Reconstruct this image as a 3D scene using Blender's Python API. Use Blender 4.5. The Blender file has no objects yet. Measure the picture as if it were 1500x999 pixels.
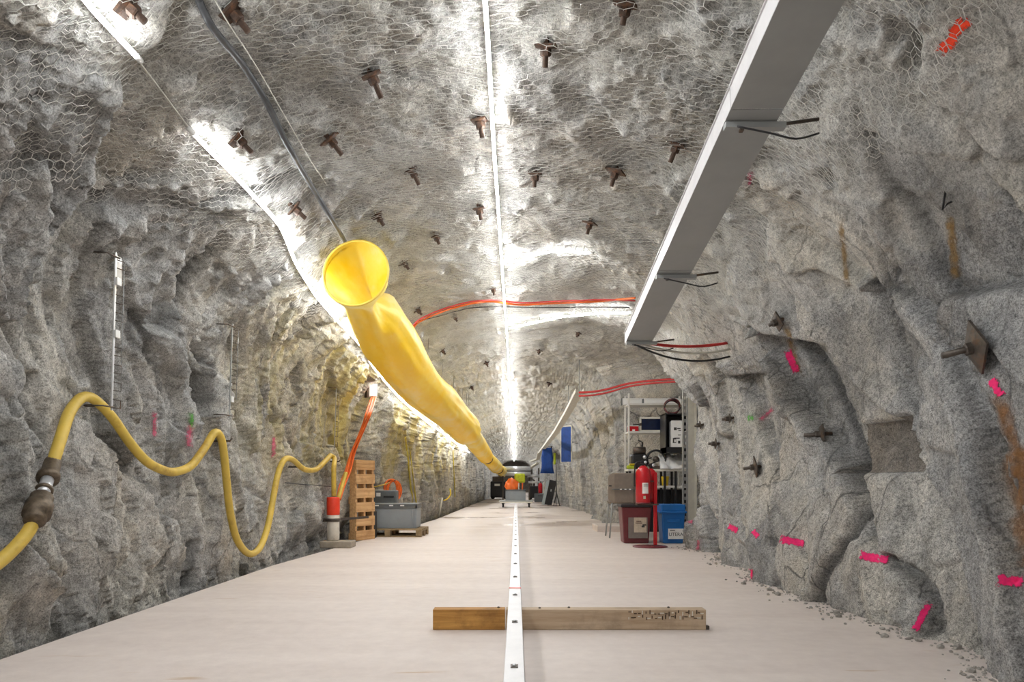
import bpy, bmesh, math, random
import numpy as np
from mathutils import Vector, Matrix
from mathutils.bvhtree import BVHTree

# ------------------------------------------------------------------ camera, world, exposure
scene = bpy.context.scene
COL = scene.collection
F = 1000.0                      # focal length in pixels of the 1500 x 999 frame
VX, VY = 756.0, 705.0           # where the tunnel axis vanishes
CAMZ = 1.0
cam_data = bpy.data.cameras.new('camera')
cam_data.sensor_width = 36.0
cam_data.lens = 36.0 * F / 1500.0
cam_data.shift_x = -(VX - 750.0) / 1500.0
cam_data.shift_y = (VY - 499.5) / 1500.0
cam_data.clip_start = 0.05
cam_data.clip_end = 200.0
cam = bpy.data.objects.new('camera', cam_data)
COL.objects.link(cam)
cam.location = (0, 0, CAMZ)
cam.rotation_euler = (math.radians(90), 0, 0)
scene.camera = cam

world = bpy.data.worlds.new('world')
world.use_nodes = True
world.node_tree.nodes['Background'].inputs[0].default_value = (0.8, 0.85, 0.9, 1)
world.node_tree.nodes['Background'].inputs[1].default_value = 0.02
scene.world = world
scene.view_settings.view_transform = 'Standard'
scene.view_settings.look = 'None'
scene.view_settings.exposure = 0.0
scene.view_settings.gamma = 1.0
scene.cycles.use_denoising = True
scene.cycles.max_bounces = 8
scene.cycles.diffuse_bounces = 6
scene.cycles.caustics_reflective = False
scene.cycles.caustics_refractive = False
scene.cycles.sample_clamp_indirect = 6.0
LED_POWER = 106.0                # radiance of the rope lights

rng = random.Random(7)

# ------------------------------------------------------------------ node helpers
def new_mat(name):
    m = bpy.data.materials.new(name)
    m.use_nodes = True
    nt = m.node_tree
    return m, nt, nt.nodes['Principled BSDF']

def N(nt, kind, **kw):
    n = nt.nodes.new(kind)
    for k, v in kw.items():
        if k in n.inputs.keys():
            n.inputs[k].default_value = v
        else:
            setattr(n, k, v)
    return n

def L(nt, a, b):
    nt.links.new(a, b)

def ramp(nt, src, stops, interp='LINEAR'):
    r = nt.nodes.new('ShaderNodeValToRGB')
    r.color_ramp.interpolation = interp
    els = r.color_ramp.elements
    while len(els) < len(stops):
        els.new(0.5)
    for e, (p, c) in zip(els, stops):
        e.position = p
        e.color = (c[0], c[1], c[2], 1) if len(c) == 3 else c
    L(nt, src, r.inputs[0])
    return r.outputs[0]

def mix(nt, fac, a, b, blend='MIX'):
    n = nt.nodes.new('ShaderNodeMix')
    n.data_type = 'RGBA'
    n.blend_type = blend
    for sock, v in ((n.inputs[0], fac), (n.inputs[6], a), (n.inputs[7], b)):
        if isinstance(v, (int, float)):
            sock.default_value = v
        elif isinstance(v, (tuple, list)):
            sock.default_value = (v[0], v[1], v[2], 1)
        else:
            L(nt, v, sock)
    return n.outputs[2]

def math_node(nt, op, a, b=0.0, c=None, clamp=False):
    n = nt.nodes.new('ShaderNodeMath')
    n.operation = op
    n.use_clamp = clamp
    for i, v in enumerate((a, b, c)):
        if v is None:
            continue
        if isinstance(v, (int, float)):
            n.inputs[i].default_value = v
        else:
            L(nt, v, n.inputs[i])
    return n.outputs[0]

def noise(nt, vec, scale, detail=4, rough=0.6, dist=0.0):
    n = N(nt, 'ShaderNodeTexNoise', Scale=scale, Detail=detail, Roughness=rough, Distortion=dist)
    if vec is not None:
        L(nt, vec, n.inputs['Vector'])
    return n.outputs[0]

def srgb(r, g, b):
    f = lambda c: (c / 255 / 12.92) if c / 255 <= 0.04045 else ((c / 255 + 0.055) / 1.055) ** 2.4
    return (f(r), f(g), f(b))

def simple_mat(name, col, rough=0.5, metal=0.0, var=0.12, scale=12.0, bump=0.0, spec=0.5, dirt=None, bscale=None):
    """procedural surface: a base colour broken up by noise, optional dirt patches and fine bump"""
    m, nt, bs = new_mat(name)
    co = N(nt, 'ShaderNodeTexCoord').outputs['Object']
    nz = noise(nt, co, scale, 5)
    dark = tuple(c * (1 - var) for c in col)
    light = tuple(min(1, c * (1 + var)) for c in col)
    c = ramp(nt, nz, [(0.3, dark), (0.7, light)])
    if dirt:
        dn = noise(nt, co, scale * 0.6, 6, 0.7)
        dm = ramp(nt, dn, [(0.52, (0, 0, 0)), (0.72, (1, 1, 1))])
        c = mix(nt, dm, c, dirt)
    L(nt, c, bs.inputs['Base Color'])
    bs.inputs['Roughness'].default_value = rough
    bs.inputs['Metallic'].default_value = metal
    bs.inputs['Specular IOR Level'].default_value = spec
    if bump:
        b = N(nt, 'ShaderNodeBump', Strength=bump, Distance=0.01)
        L(nt, noise(nt, co, bscale or scale * 4, 6), b.inputs['Height'])
        L(nt, b.outputs[0], bs.inputs['Normal'])
    return m

def emit_mat(name, col, strength):
    m, nt, bs = new_mat(name)
    bs.inputs['Base Color'].default_value = (0.8, 0.8, 0.8, 1)
    bs.inputs['Emission Color'].default_value = (*col, 1)
    bs.inputs['Emission Strength'].default_value = strength
    return m

# ------------------------------------------------------------------ mesh helpers
class MB:
    """collects boxes, tubes and lathes and links them as ONE mesh object"""
    def __init__(self):
        self.v, self.f, self.s = [], [], []
    def add(self, vs, fs, smooth=False, M=None):
        o = len(self.v)
        for p in vs:
            p = Vector(p)
            self.v.append(tuple(M @ p) if M is not None else tuple(p))
        for f in fs:
            self.f.append([i + o for i in f]); self.s.append(smooth)
        return self
    def box(self, c, s, rot=None, bevel=0.0, taper=1.0, M=None):
        """box centred at c, sizes s, optional rotation matrix; bevel cuts the vertical and top edges"""
        bm = bmesh.new()
        bmesh.ops.create_cube(bm, size=1.0)
        for v in bm.verts:
            k = taper if v.co.z < 0 else 1.0
            v.co = Vector((v.co.x * s[0] * k, v.co.y * s[1] * k, v.co.z * s[2]))
        if bevel:
            bmesh.ops.bevel(bm, geom=list(bm.edges), offset=bevel, segments=2, profile=0.5, affect='EDGES')
        T = Matrix.Translation(Vector(c))
        if rot is not None:
            T = T @ rot.to_4x4()
        if M is not None:
            T = M @ T
        bm.verts.ensure_lookup_table()
        vs = [v.co.copy() for v in bm.verts]
        fs = [[v.index for v in f.verts] for f in bm.faces]
        bm.free()
        return self.add(vs, fs, False, T)
    def bar(self, a, b, w, h, up=(0, 0, 1), bevel=0.0):
        """rectangular bar from a to b; w across, h along up"""
        a, b = Vector(a), Vector(b)
        d = (b - a); ln = d.length; d.normalize()
        u = Vector(up); x = d.cross(u)
        if x.length < 1e-4:
            x = d.cross(Vector((0, 1, 0)))
        x.normalize(); z = x.cross(d)
        R = Matrix((x, d, z)).transposed()
        return self.box((a + b) / 2, (w, ln, h), R, bevel)
    def tube(self, pts, r, n=8, caps=True, rfun=None, smooth=True):
        pts = [Vector(p) for p in pts]
        m = len(pts)
        vs, fs = [], []
        up = Vector((0, 0, 1))
        t0 = (pts[1] - pts[0]).normalized()
        x = t0.cross(up)
        if x.length < 0.05:
            x = t0.cross(Vector((0, 1, 0)))
        x.normalize()
        for i, p in enumerate(pts):
            t = (pts[min(i + 1, m - 1)] - pts[max(i - 1, 0)]).normalized()
            x = (x - t * x.dot(t)).normalized()
            y = t.cross(x)
            rr = rfun(i / (m - 1)) if rfun else r
            for k in range(n):
                a = 2 * math.pi * k / n
                vs.append(p + (x * math.cos(a) + y * math.sin(a)) * rr)
        for i in range(m - 1):
            for k in range(n):
                k2 = (k + 1) % n
                fs.append([i * n + k, i * n + k2, (i + 1) * n + k2, (i + 1) * n + k])
        if caps:
            fs.append(list(range(n - 1, -1, -1)))
            fs.append([(m - 1) * n + k for k in range(n)])
        return self.add(vs, fs, smooth)
    def lathe(self, prof, n=20, M=None, smooth=True, cap=True):
        """revolve (r, z) pairs round the local z axis"""
        vs, fs = [], []
        for r, z in prof:
            for k in range(n):
                a = 2 * math.pi * k / n
                vs.append((r * math.cos(a), r * math.sin(a), z))
        for i in range(len(prof) - 1):
            for k in range(n):
                k2 = (k + 1) % n
                fs.append([i * n + k, i * n + k2, (i + 1) * n + k2, (i + 1) * n + k])
        if cap:
            fs.append(list(range(n - 1, -1, -1)))
            fs.append([(len(prof) - 1) * n + k for k in range(n)])
        return self.add(vs, fs, smooth, M)
    def build(self, name, mat, parent=None):
        me = bpy.data.meshes.new(name)
        me.from_pydata(self.v, [], self.f)
        me.polygons.foreach_set('use_smooth', self.s)
        me.materials.append(mat)
        me.update()
        o = bpy.data.objects.new(name, me)
        COL.objects.link(o)
        if parent is not None:
            o.parent = parent
        return o

def empty(name, loc, rz=0.0, rot=None):
    o = bpy.data.objects.new(name, None)
    COL.objects.link(o)
    o.empty_display_size = 0.1
    o.location = loc
    o.rotation_euler = rot if rot is not None else (0, 0, rz)
    return o

def tag(o, label=None, cat=None, group=None, kind=None):
    if label: o['label'] = label
    if cat: o['category'] = cat
    if group: o['group'] = group
    if kind: o['kind'] = kind
    return o

def copy_tree(o, parent=None):
    c = o.copy(); COL.objects.link(c)
    if parent is not None:
        c.parent = parent
    for ch in list(o.children):
        copy_tree(ch, c)
    return c

def pix(px, py, d):
    """a point seen at pixel (px, py) at distance d down the tunnel"""
    return Vector(((px - VX) / F * d, d, CAMZ - (py - VY) / F * d))

def spline(pts, n=8):
    """Catmull-Rom through the points"""
    P = [Vector(p) for p in pts]
    out = []
    for i in range(len(P) - 1):
        p0, p1, p2, p3 = P[max(i - 1, 0)], P[i], P[i + 1], P[min(i + 2, len(P) - 1)]
        for k in range(n):
            t = k / n
            out.append(0.5 * ((2 * p1) + (p2 - p0) * t + (2 * p0 - 5 * p1 + 4 * p2 - p3) * t * t + (3 * p1 - p0 - 3 * p2 + p3) * t ** 3))
    out.append(P[-1])
    return out

# ------------------------------------------------------------------ numpy noise
def _h(ix, iy, iz, seed):
    with np.errstate(over='ignore'):
        h = (ix.astype(np.int64) * 374761393 + iy.astype(np.int64) * 668265263 + iz.astype(np.int64) * 2147483647 + seed * 974711) & 0xFFFFFFFF
        h = ((h ^ (h >> 13)) * 1274126177) & 0xFFFFFFFF
        h = ((h ^ (h >> 16)) * 2246822519) & 0xFFFFFFFF
        return h ^ (h >> 15)

def _u(h):
    return (h & 0xFFFFFF).astype(np.float64) / 16777215.0

def vnoise(p, seed=0):
    """value noise in [-1, 1]"""
    i = np.floor(p); f = p - i; i = i.astype(np.int64)
    w = f * f * f * (f * (f * 6 - 15) + 10)
    r = 0
    for dx in (0, 1):
        for dy in (0, 1):
            for dz in (0, 1):
                wt = (w[:, 0] if dx else 1 - w[:, 0]) * (w[:, 1] if dy else 1 - w[:, 1]) * (w[:, 2] if dz else 1 - w[:, 2])
                r = r + wt * _u(_h(i[:, 0] + dx, i[:, 1] + dy, i[:, 2] + dz, seed))
    return r * 2 - 1

ROT = np.array([[0.0, 0.8, 0.6], [-0.8, 0.36, -0.48], [-0.6, -0.48, 0.64]])
def fbm(p, octaves=4, gain=0.5, seed=0, ridged=False):
    a, s, q = 1.0, 0.0, p
    for o in range(octaves):
        n = vnoise(q, seed + o * 17)
        s = s + a * ((1 - 2 * np.abs(n)) if ridged else n)
        a *= gain
        q = (q @ ROT.T) * 2.03 + 13.7
    return s

FACET_TONE = {}
def facets(p, seed, tilt):
    """fractured-rock relief: nearest cell's own tilted plane, and the distance to the joint between cells"""
    i = np.floor(p).astype(np.int64)
    best = np.full(len(p), 1e9); second = np.full(len(p), 1e9)
    val = np.zeros(len(p)); tone = np.zeros(len(p))
    for dx in (-1, 0, 1):
        for dy in (-1, 0, 1):
            for dz in (-1, 0, 1):
                cx, cy, cz = i[:, 0] + dx, i[:, 1] + dy, i[:, 2] + dz
                h1 = _h(cx, cy, cz, seed); h2 = _h(cx, cy, cz, seed + 1); h3 = _h(cx, cy, cz, seed + 2)
                q0 = p[:, 0] - cx - _u(h1); q1 = p[:, 1] - cy - _u(h2); q2 = p[:, 2] - cz - _u(h3)
                dd = q0 * q0 + q1 * q1 + q2 * q2
                v = (_u(h1 >> 3) - 0.5) + tilt * ((_u(h2 >> 5) - .5) * q0 + (_u(h3 >> 4) - .5) * q1 + (_u((h1 ^ h2) >> 6) - .5) * q2)
                nearer = dd < best
                second = np.where(nearer, best, np.minimum(second, dd))
                val = np.where(nearer, v, val)
                tone = np.where(nearer, _u((h1 ^ h3) >> 7), tone)
                best = np.where(nearer, dd, best)
    FACET_TONE[seed] = tone
    return val, np.sqrt(second) - np.sqrt(best)

def sstep(a, b, x):
    t = np.clip((x - a) / (b - a), 0, 1)
    return t * t * (3 - 2 * t)

# ------------------------------------------------------------------ the tunnel shell
FLOOR_EDGE = np.array([(-4, -2.9), (8.1, -2.89), (9.7, -2.76), (12.2, -2.56), (14.5, -2.32), (18, -2.1), (28, -1.9), (40, -1.6), (64, -1.5)])
def half_left(d):
    return np.interp(d, [-4, 9.7, 13.0, 14.2, 18, 28, 40, 64], [3.02, 3.02, 3.06, 2.5, 2.22, 2.02, 1.72, 1.6])
def half_right(d):
    return np.interp(d, [-4, 8.6, 9.4, 10.35, 10.75, 13.6, 14.3, 23, 27, 30, 36, 64], [2.66, 2.66, 2.74, 2.74, 3.6, 3.6, 2.15, 2.25, 2.0, 1.8, 1.6, 1.5])
def crown(d):
    return np.interp(d, [-4, 9, 10.5, 13, 16, 30, 45, 64], [3.55, 3.55, 3.65, 3.65, 3.4, 3.2, 2.9, 2.8])
SPRING, BASE = 1.75, -0.4
CU = (0.21, 0.79)

def base_surface(u, d):
    """ideal tunnel lining: point (x, z) and outward normal (nx, nz) at u in 0..1 across, d along"""
    wl, wr, H = half_left(d), half_right(d), crown(d)
    nr = np.interp(d, [10.3, 10.8, 13.6, 15, 26, 30], [1.95, 3.0, 3.0, 3.2, 3.2, 2.1])
    t = np.clip((u - CU[0]) / (CU[1] - CU[0]), 0, 1)
    th = math.pi * (1 - t)
    c, s = np.cos(th), np.sin(th)
    left = c < 0
    n = np.where(left, 2.15, nr)
    w = np.where(left, wl, wr)
    ac, as_ = np.maximum(np.abs(c), 1e-6), np.maximum(s, 1e-6)
    x = np.sign(c) * w * ac ** (2 / n)
    z = SPRING + (H - SPRING) * as_ ** (2 / n)
    nx = np.sign(c) * ac ** (2 - 2 / n) / w
    nz = as_ ** (2 - 2 / n) / (H - SPRING)
    lo = u < CU[0]; hi = u > CU[1]
    zl = BASE + (SPRING - BASE) * np.clip(u / CU[0], 0, 1)
    zr = BASE + (SPRING - BASE) * np.clip((1 - u) / (1 - CU[1]), 0, 1)
    x = np.where(lo, -wl, np.where(hi, wr, x)); z = np.where(lo, zl, np.where(hi, zr, z))
    nx = np.where(lo, -1.0, np.where(hi, 1.0, nx)); nz = np.where(lo | hi, 0.0, nz)
    ln = np.sqrt(nx * nx + nz * nz)
    return x, z, nx / ln, nz / ln

# joints traced where they run on the walls: (step height, pixel polyline)
JOINTS_R = [(.045, [(1300, 340), (1331, 426), (1376, 504), (1420, 604), (1457, 674), (1490, 760)]),
            (-.05, [(1142, 460), (1176, 537), (1198, 582), (1209, 626), (1228, 685), (1257, 726), (1257, 780), (1233, 854), (1222, 885)]),
            (.05, [(1330, 681), (1372, 747), (1406, 833), (1410, 903), (1406, 958)]),
            (.035, [(1174, 660), (1184, 747), (1202, 816), (1209, 875)]),
            (-.05, [(1302, 819), (1340, 847), (1361, 885), (1365, 930)]),
            (.02, [(1305, 190), (1325, 240), (1345, 290), (1362, 330)]),
            (.03, [(1345, 480), (1335, 552), (1322, 611), (1324, 682)]),
            (.04, [(1068, 560), (1062, 660), (1075, 740), (1068, 815)]),
            (.05, [(1440, 600), (1470, 720), (1484, 850), (1478, 990)])]
JOINTS_L = [(.05, [(207, 407), (227, 440), (240, 477)]), (-.04, [(185, 460), (203, 487), (215, 520)]), (.05, [(257, 463), (260, 503), (293, 540)]),
            (.06, [(20, 500), (43, 563), (60, 597), (80, 640)]), (.04, [(133, 290), (163, 267), (200, 235)]), (-.04, [(137, 297), (170, 315), (187, 320)]),
            (.05, [(190, 759), (194, 813), (187, 856)]), (-.05, [(288, 795), (291, 856)]), (.04, [(230, 849), (212, 888)]), (.05, [(93, 892), (86, 938)]),
            (.06, [(0, 790), (25, 812), (72, 856), (80, 900)]), (.05, [(60, 450), (55, 520), (30, 600)]), (-.04, [(372, 385), (370, 440), (384, 470)]),
            (.04, [(340, 640), (352, 700), (350, 780)]), (.04, [(420, 520), (415, 580), (425, 650)])]

def displacement(x, d, z, u):
    """how far the rock lies behind (+) or before (-) the ideal lining"""
    p = np.stack([x, d, z], 1)
    wleft = 1 - sstep(0.30, 0.44, u)
    wright = sstep(0.60, 0.71, u)
    wtop = 1 - np.maximum(wleft, wright)
    warp = np.stack([vnoise(p * 1.3, 5), vnoise(p * 1.3, 6), vnoise(p * 1.3, 7)], 1)
    big = fbm(p * 0.55, 3, 0.5, 40)
    med = fbm(p * 2.2, 4, 0.55, 60)
    fine = fbm(p * 9.0, 4, 0.6, 80)
    # left wall: steep broken sheets and blocks
    q = (p + warp * 0.16) @ np.array([[1, 0, 0], [0, .86, .5], [0, -.5, .86]]).T
    v1, e1 = facets(q * np.array([1.0, 1.5, 0.5]), 11, 1.9)
    qm = (p + warp * 0.10) @ np.array([[1, 0, 0], [0, .93, .37], [0, -.37, .93]]).T
    v2, e2 = facets(qm * np.array([2.4, 3.4, 1.05]), 31, 2.3)
    v3, e3 = facets((qm + warp * 0.05) * np.array([7.0, 9.0, 2.6]), 51, 2.4)
    v6, e6 = facets((qm + warp * 0.03) * np.array([16.0, 20.0, 7.0]), 131, 2.4)
    medl = fbm(qm * np.array([2.4, 2.4, 1.0]), 4, 0.55, 160)
    left = 0.15 * v1 + 0.075 * v2 + 0.03 * np.exp(-e1 / 0.025) + 0.016 * np.exp(-e2 / 0.03) + 0.012 * medl + 0.05 * big
    # roof: netted, rounder, many small breaks
    top = 0.045 * v1 + 0.04 * v2 + 0.02 * med + 0.06 * big + 0.015 * np.exp(-e2 / 0.06)
    # right wall: large dipping slabs with long diagonal joints
    qr = (p + warp * 0.10) @ np.array([[1, 0, 0], [0, .83, -.56], [0, .56, .83]]).T
    v4, e4 = facets(qr * np.array([0.9, 1.9, 0.5]), 71, 1.5)
    v5, e5 = facets(qr * np.array([2.0, 3.6, 1.3]), 91, 1.4)
    right = 0.20 * v4 + 0.07 * v5 + 0.05 * np.exp(-e4 / 0.025) + 0.012 * np.exp(-e5 / 0.03) + 0.008 * med + 0.06 * big
    dv = left * wleft + top * wtop + right * wright
    chips = (0.030 * v3 + 0.013 * v6 + 0.008 * fine + 0.008 * medl) * wleft + (0.02 * v3 + 0.014 * fine + 0.01 * v6) * wtop + (0.010 * v3 + 0.006 * v6 + 0.005 * fine) * wright
    chips = chips * (1 - 0.3 * sstep(15, 22, d))
    dv = dv + 0.06 * wtop
    # the foot of the right wall bulges out over the slab, the foot of the left one stays behind its edge
    dv = dv - wright * 0.10 * (1 - sstep(0.2, 1.2, z)) * (1 - 0.8 * sstep(8.5, 9.3, d))
    foot = wleft * (1 - sstep(0.0, 0.5, z))
    dv = dv * (1 - foot) + foot * (np.abs(dv) * 0.7 + 0.03)
    joint = np.zeros(len(d))
    # the joints and broken ledges that show on the near walls: a groove with one side standing proud
    for lines, sel, wx in ((JOINTS_R, (u > 0.62) & (d < 13) & (d > 2.5), 2.62), (JOINTS_L, (u < 0.40) & (d < 14) & (d > 2.5), 3.0)):
        k = np.nonzero(sel)[0]
        pd, pz = d[k] + 0.05 * warp[k, 1], z[k] + 0.05 * warp[k, 2]
        add = np.zeros(len(k))
        for amp, pl in lines:
            P = [(wx * F / abs(a - VX), CAMZ - (b - VY) * wx / abs(a - VX)) for a, b in pl]
            best = np.full(len(k), 9.0); side = np.zeros(len(k))
            for (ax, az), (bx_, bz_) in zip(P[:-1], P[1:]):
                ex, ez = bx_ - ax, bz_ - az
                L2 = ex * ex + ez * ez
                t = np.clip(((pd - ax) * ex + (pz - az) * ez) / L2, 0, 1)
                dx, dz = pd - ax - t * ex, pz - az - t * ez
                ds_ = np.sqrt(dx * dx + dz * dz)
                nearer = ds_ < best
                best = np.where(nearer, ds_, best)
                side = np.where(nearer, np.sign(ex * dz - ez * dx), side)
            add += 0.07 * np.exp(-(best / 0.026) ** 2) + 1.05 * amp * side * np.exp(-best / 0.45)
            joint[k] = np.maximum(joint[k], np.exp(-(best / 0.022) ** 2))
        dv[k] += add
    # a brown hollow where a block has dropped out of the right wall
    hol = sstep(.0, .08, .5 * 1.0 - np.abs(d - 5.15)) * sstep(.0, .06, .23 - np.abs(z - 1.26)) * (u > .7)
    dv = dv + 0.08 * hol
    far = sstep(15, 22, d)
    dv = dv * (1 - 0.35 * far)
    # pockets where loose rock has fallen from the shoulders and the left wall
    px, py = VX + x / np.maximum(d, .5) * F, VY - (z - CAMZ) / np.maximum(d, .5) * F
    for a, b, wa, wb, dp in ((1328, 82, 15, 36, .26), (1300, 74, 12, 18, .14), (1213, 266, 15, 12, .16), (800, 48, 26, 16, .10), (60, 436, 12, 14, .12), (68, 560, 12, 14, .10)):
        dv = dv + dp * np.exp(-((px - a) / wa) ** 4 - ((py - b) / wb) ** 4) * (d > 2.5)
    T_ = FACET_TONE
    tone = wleft * (0.5 * T_[11] + 0.3 * T_[31] + 0.2 * T_[51]) + wright * (0.55 * T_[71] + 0.3 * T_[91] + 0.15 * T_[51]) + wtop * (0.4 + 0.2 * T_[31] + 0.15 * T_[51])
    tone = np.where(hol > .5, -0.25, tone)
    crev = wleft * np.exp(-e1 / 0.018) + wright * np.exp(-e4 / 0.015)
    return dv, tone, np.maximum(joint, 0.8 * crev), chips

rows = [np.arange(-4.0, 2.5, 0.14)]
r = [2.5]
while r[-1] < 15: r.append(r[-1] * 1.0042)
while r[-1] < 63: r.append(r[-1] * 1.0075)
D = np.concatenate([rows[0], np.array(r)])
NU = 760
U = np.linspace(0, 1, NU)
# finer towards the side walls, which are seen closest
ND = len(D)
UU, DD = np.meshgrid(U, D)
uf, df = UU.ravel(), DD.ravel()
bx, bz, nx, nz = base_surface(uf, df)
disp, TONE, JOINT, CHIPS = displacement(bx, df, bz, uf)
_d2 = disp.reshape(ND, NU)
# rock edges crumble: take the grid-sized saw teeth off the steps
def soften(a):
    b = np.pad(a, 1, mode='edge')
    b = (b[:-2] + 2 * b[1:-1] + b[2:]) / 4
    return (b[:, :-2] + 2 * b[:, 1:-1] + b[:, 2:]) / 4
disp = soften(_d2).ravel() + CHIPS
TONE, JOINT = TONE.reshape(ND, NU), JOINT.reshape(ND, NU)
PX, PZ = bx + nx * disp, bz + nz * disp
PX, PZ = PX.reshape(ND, NU), PZ.reshape(ND, NU)
DISP = disp.reshape(ND, NU)
# a blurred relief: what a net stretched over the rock follows
def blur(a, k):
    for ax in (0, 1):
        c = np.cumsum(np.pad(a, [(k + 1, k) if i == ax else (0, 0) for i in (0, 1)], mode='edge'), axis=ax)
        a = (np.take(c, np.arange(2 * k + 1, c.shape[ax]), axis=ax) - np.take(c, np.arange(0, c.shape[ax] - 2 * k - 1), axis=ax)) / (2 * k + 1)
    return a
DISPB = blur(DISP, 7)

def sheet(name, c0, c1, mat):
    nc = c1 - c0
    co = np.stack([PX[:, c0:c1], np.repeat(D[:, None], nc, 1), PZ[:, c0:c1]], 2).reshape(-1, 3)
    i = np.arange(ND - 1)[:, None] * nc + np.arange(nc - 1)[None, :]
    q = np.stack([i, i + nc, i + nc + 1, i + 1], 2).reshape(-1, 4)
    me = bpy.data.meshes.new(name)
    me.vertices.add(len(co)); me.vertices.foreach_set('co', co.astype(np.float32).ravel())
    me.loops.add(q.size); me.loops.foreach_set('vertex_index', q.astype(np.int32).ravel())
    me.polygons.add(len(q)); me.polygons.foreach_set('loop_start', np.arange(0, q.size, 4, dtype=np.int32))
    me.polygons.foreach_set('use_smooth', np.ones(len(q), dtype=bool))
    me.update(calc_edges=True)
    for nm, arr in (('tone', TONE), ('joint', JOINT)):
        me.attributes.new(nm, 'FLOAT', 'POINT').data.foreach_set('value', arr[:, c0:c1].astype(np.float32).ravel())
    me.materials.append(mat)
    o = bpy.data.objects.new(name, me)
    COL.objects.link(o)
    o['kind'] = 'structure'
    return o

def rock_material(name, dark, mid, light, warm, speck, light_tint=None, crack=0.5):
    m, nt, bs = new_mat(name)
    co = N(nt, 'ShaderNodeTexCoord').outputs['Object']
    n1 = noise(nt, co, 0.9, 6, 0.62)
    n2 = noise(nt, co, 5.0, 8, 0.7)
    n3 = noise(nt, co, 42.0, 5, 0.75)
    c = ramp(nt, n2, [(0.28, dark), (0.5, mid), (0.74, light)])
    # warm, rusty or pale areas in large patches
    wm = ramp(nt, n1, [(0.5, (0, 0, 0)), (0.7, (1, 1, 1))])
    c = mix(nt, math_node(nt, 'MULTIPLY', wm, 0.55), c, warm)
    # every block of rock has its own shade; the opened joints are stained dark
    tn = N(nt, 'ShaderNodeAttribute', attribute_name='tone').outputs['Fac']
    c = mix(nt, 1.0, c, ramp(nt, tn, [(0.0, (0.50, 0.46, 0.42)), (0.25, (0.72, 0.73, 0.75)), (0.5, (1, 1, 1)), (0.78, (1.18, 1.15, 1.08))]), 'MULTIPLY')
    jt = N(nt, 'ShaderNodeAttribute', attribute_name='joint').outputs['Fac']
    c = mix(nt, math_node(nt, 'MULTIPLY', jt, math_node(nt, 'ADD', 0.35, n2)), c, tuple(v * 0.4 for v in dark))
    n4 = noise(nt, co, 120.0, 3, 0.7)
    c = mix(nt, 1.0, c, ramp(nt, n4, [(0.36, (1 - speck * 1.2,) * 3), (0.5, (1, 1, 1)), (0.66, (1 + speck * 0.8,) * 3)]), 'MULTIPLY')
    # grain of the granite
    g = ramp(nt, n3, [(0.36, (1 - speck,) * 3), (0.5, (1, 1, 1)), (0.66, (1 + speck * 0.55,) * 3)])
    c = mix(nt, 1.0, c, g, 'MULTIPLY')
    # thin dark joints
    mp = N(nt, 'ShaderNodeMapping')
    mp.inputs['Rotation'].default_value = (0.5, 0.2, 0.1)
    mp.inputs['Scale'].default_value = (1.0, 1.5, 0.55)
    L(nt, co, mp.inputs[0])
    wv = N(nt, 'ShaderNodeVectorMath', operation='ADD')
    wn = N(nt, 'ShaderNodeTexNoise', Scale=2.2, Detail=5)
    L(nt, co, wn.inputs['Vector'])
    sc = N(nt, 'ShaderNodeVectorMath', operation='SCALE'); sc.inputs['Scale'].default_value = 0.35
    L(nt, wn.outputs['Color'], sc.inputs[0])
    L(nt, mp.outputs[0], wv.inputs[0]); L(nt, sc.outputs[0], wv.inputs[1])
    vo = N(nt, 'ShaderNodeTexVoronoi', feature='DISTANCE_TO_EDGE', Scale=1.6)
    L(nt, wv.outputs[0], vo.inputs['Vector'])
    ck = ramp(nt, vo.outputs['Distance'], [(0.0, (1, 1, 1)), (0.022, (0, 0, 0))])
    ckm = math_node(nt, 'MULTIPLY', ck, math_node(nt, 'MULTIPLY', ramp(nt, n1, [(0.4, (0, 0, 0)), (0.6, (1, 1, 1))]), crack))
    c = mix(nt, ckm, c, tuple(v * 0.35 for v in dark))
    if light_tint:
        c = light_tint(nt, co, c)  # yellow light from the duct, put into the rock colour
    L(nt, c, bs.inputs['Base Color'])
    bs.inputs['Roughness'].default_value = 0.8
    bs.inputs['Specular IOR Level'].default_value = 0.3
    rg = N(nt, 'ShaderNodeTexNoise', Scale=2.6, Detail=7, Roughness=0.6)
    rg.noise_type = 'RIDGED_MULTIFRACTAL'
    L(nt, wv.outputs[0], rg.inputs['Vector'])
    b0 = N(nt, 'ShaderNodeBump', Strength=0.55, Distance=0.03)
    b0.invert = True
    L(nt, rg.outputs[0], b0.inputs['Height'])
    b1 = N(nt, 'ShaderNodeBump', Strength=0.75, Distance=0.03)
    L(nt, noise(nt, co, 14.0, 9, 0.72), b1.inputs['Height'])
    b2 = N(nt, 'ShaderNodeBump', Strength=0.5, Distance=0.006)
    L(nt, n3, b2.inputs['Height'])
    b3 = N(nt, 'ShaderNodeBump', Strength=0.6, Distance=0.02)
    b3.invert = True
    L(nt, ckm, b3.inputs['Height'])
    L(nt, b0.outputs[0], b1.inputs['Normal'])
    L(nt, b1.outputs[0], b2.inputs['Normal']); L(nt, b2.outputs[0], b3.inputs['Normal'])
    L(nt, b3.outputs[0], bs.inputs['Normal'])
    return m

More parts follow.
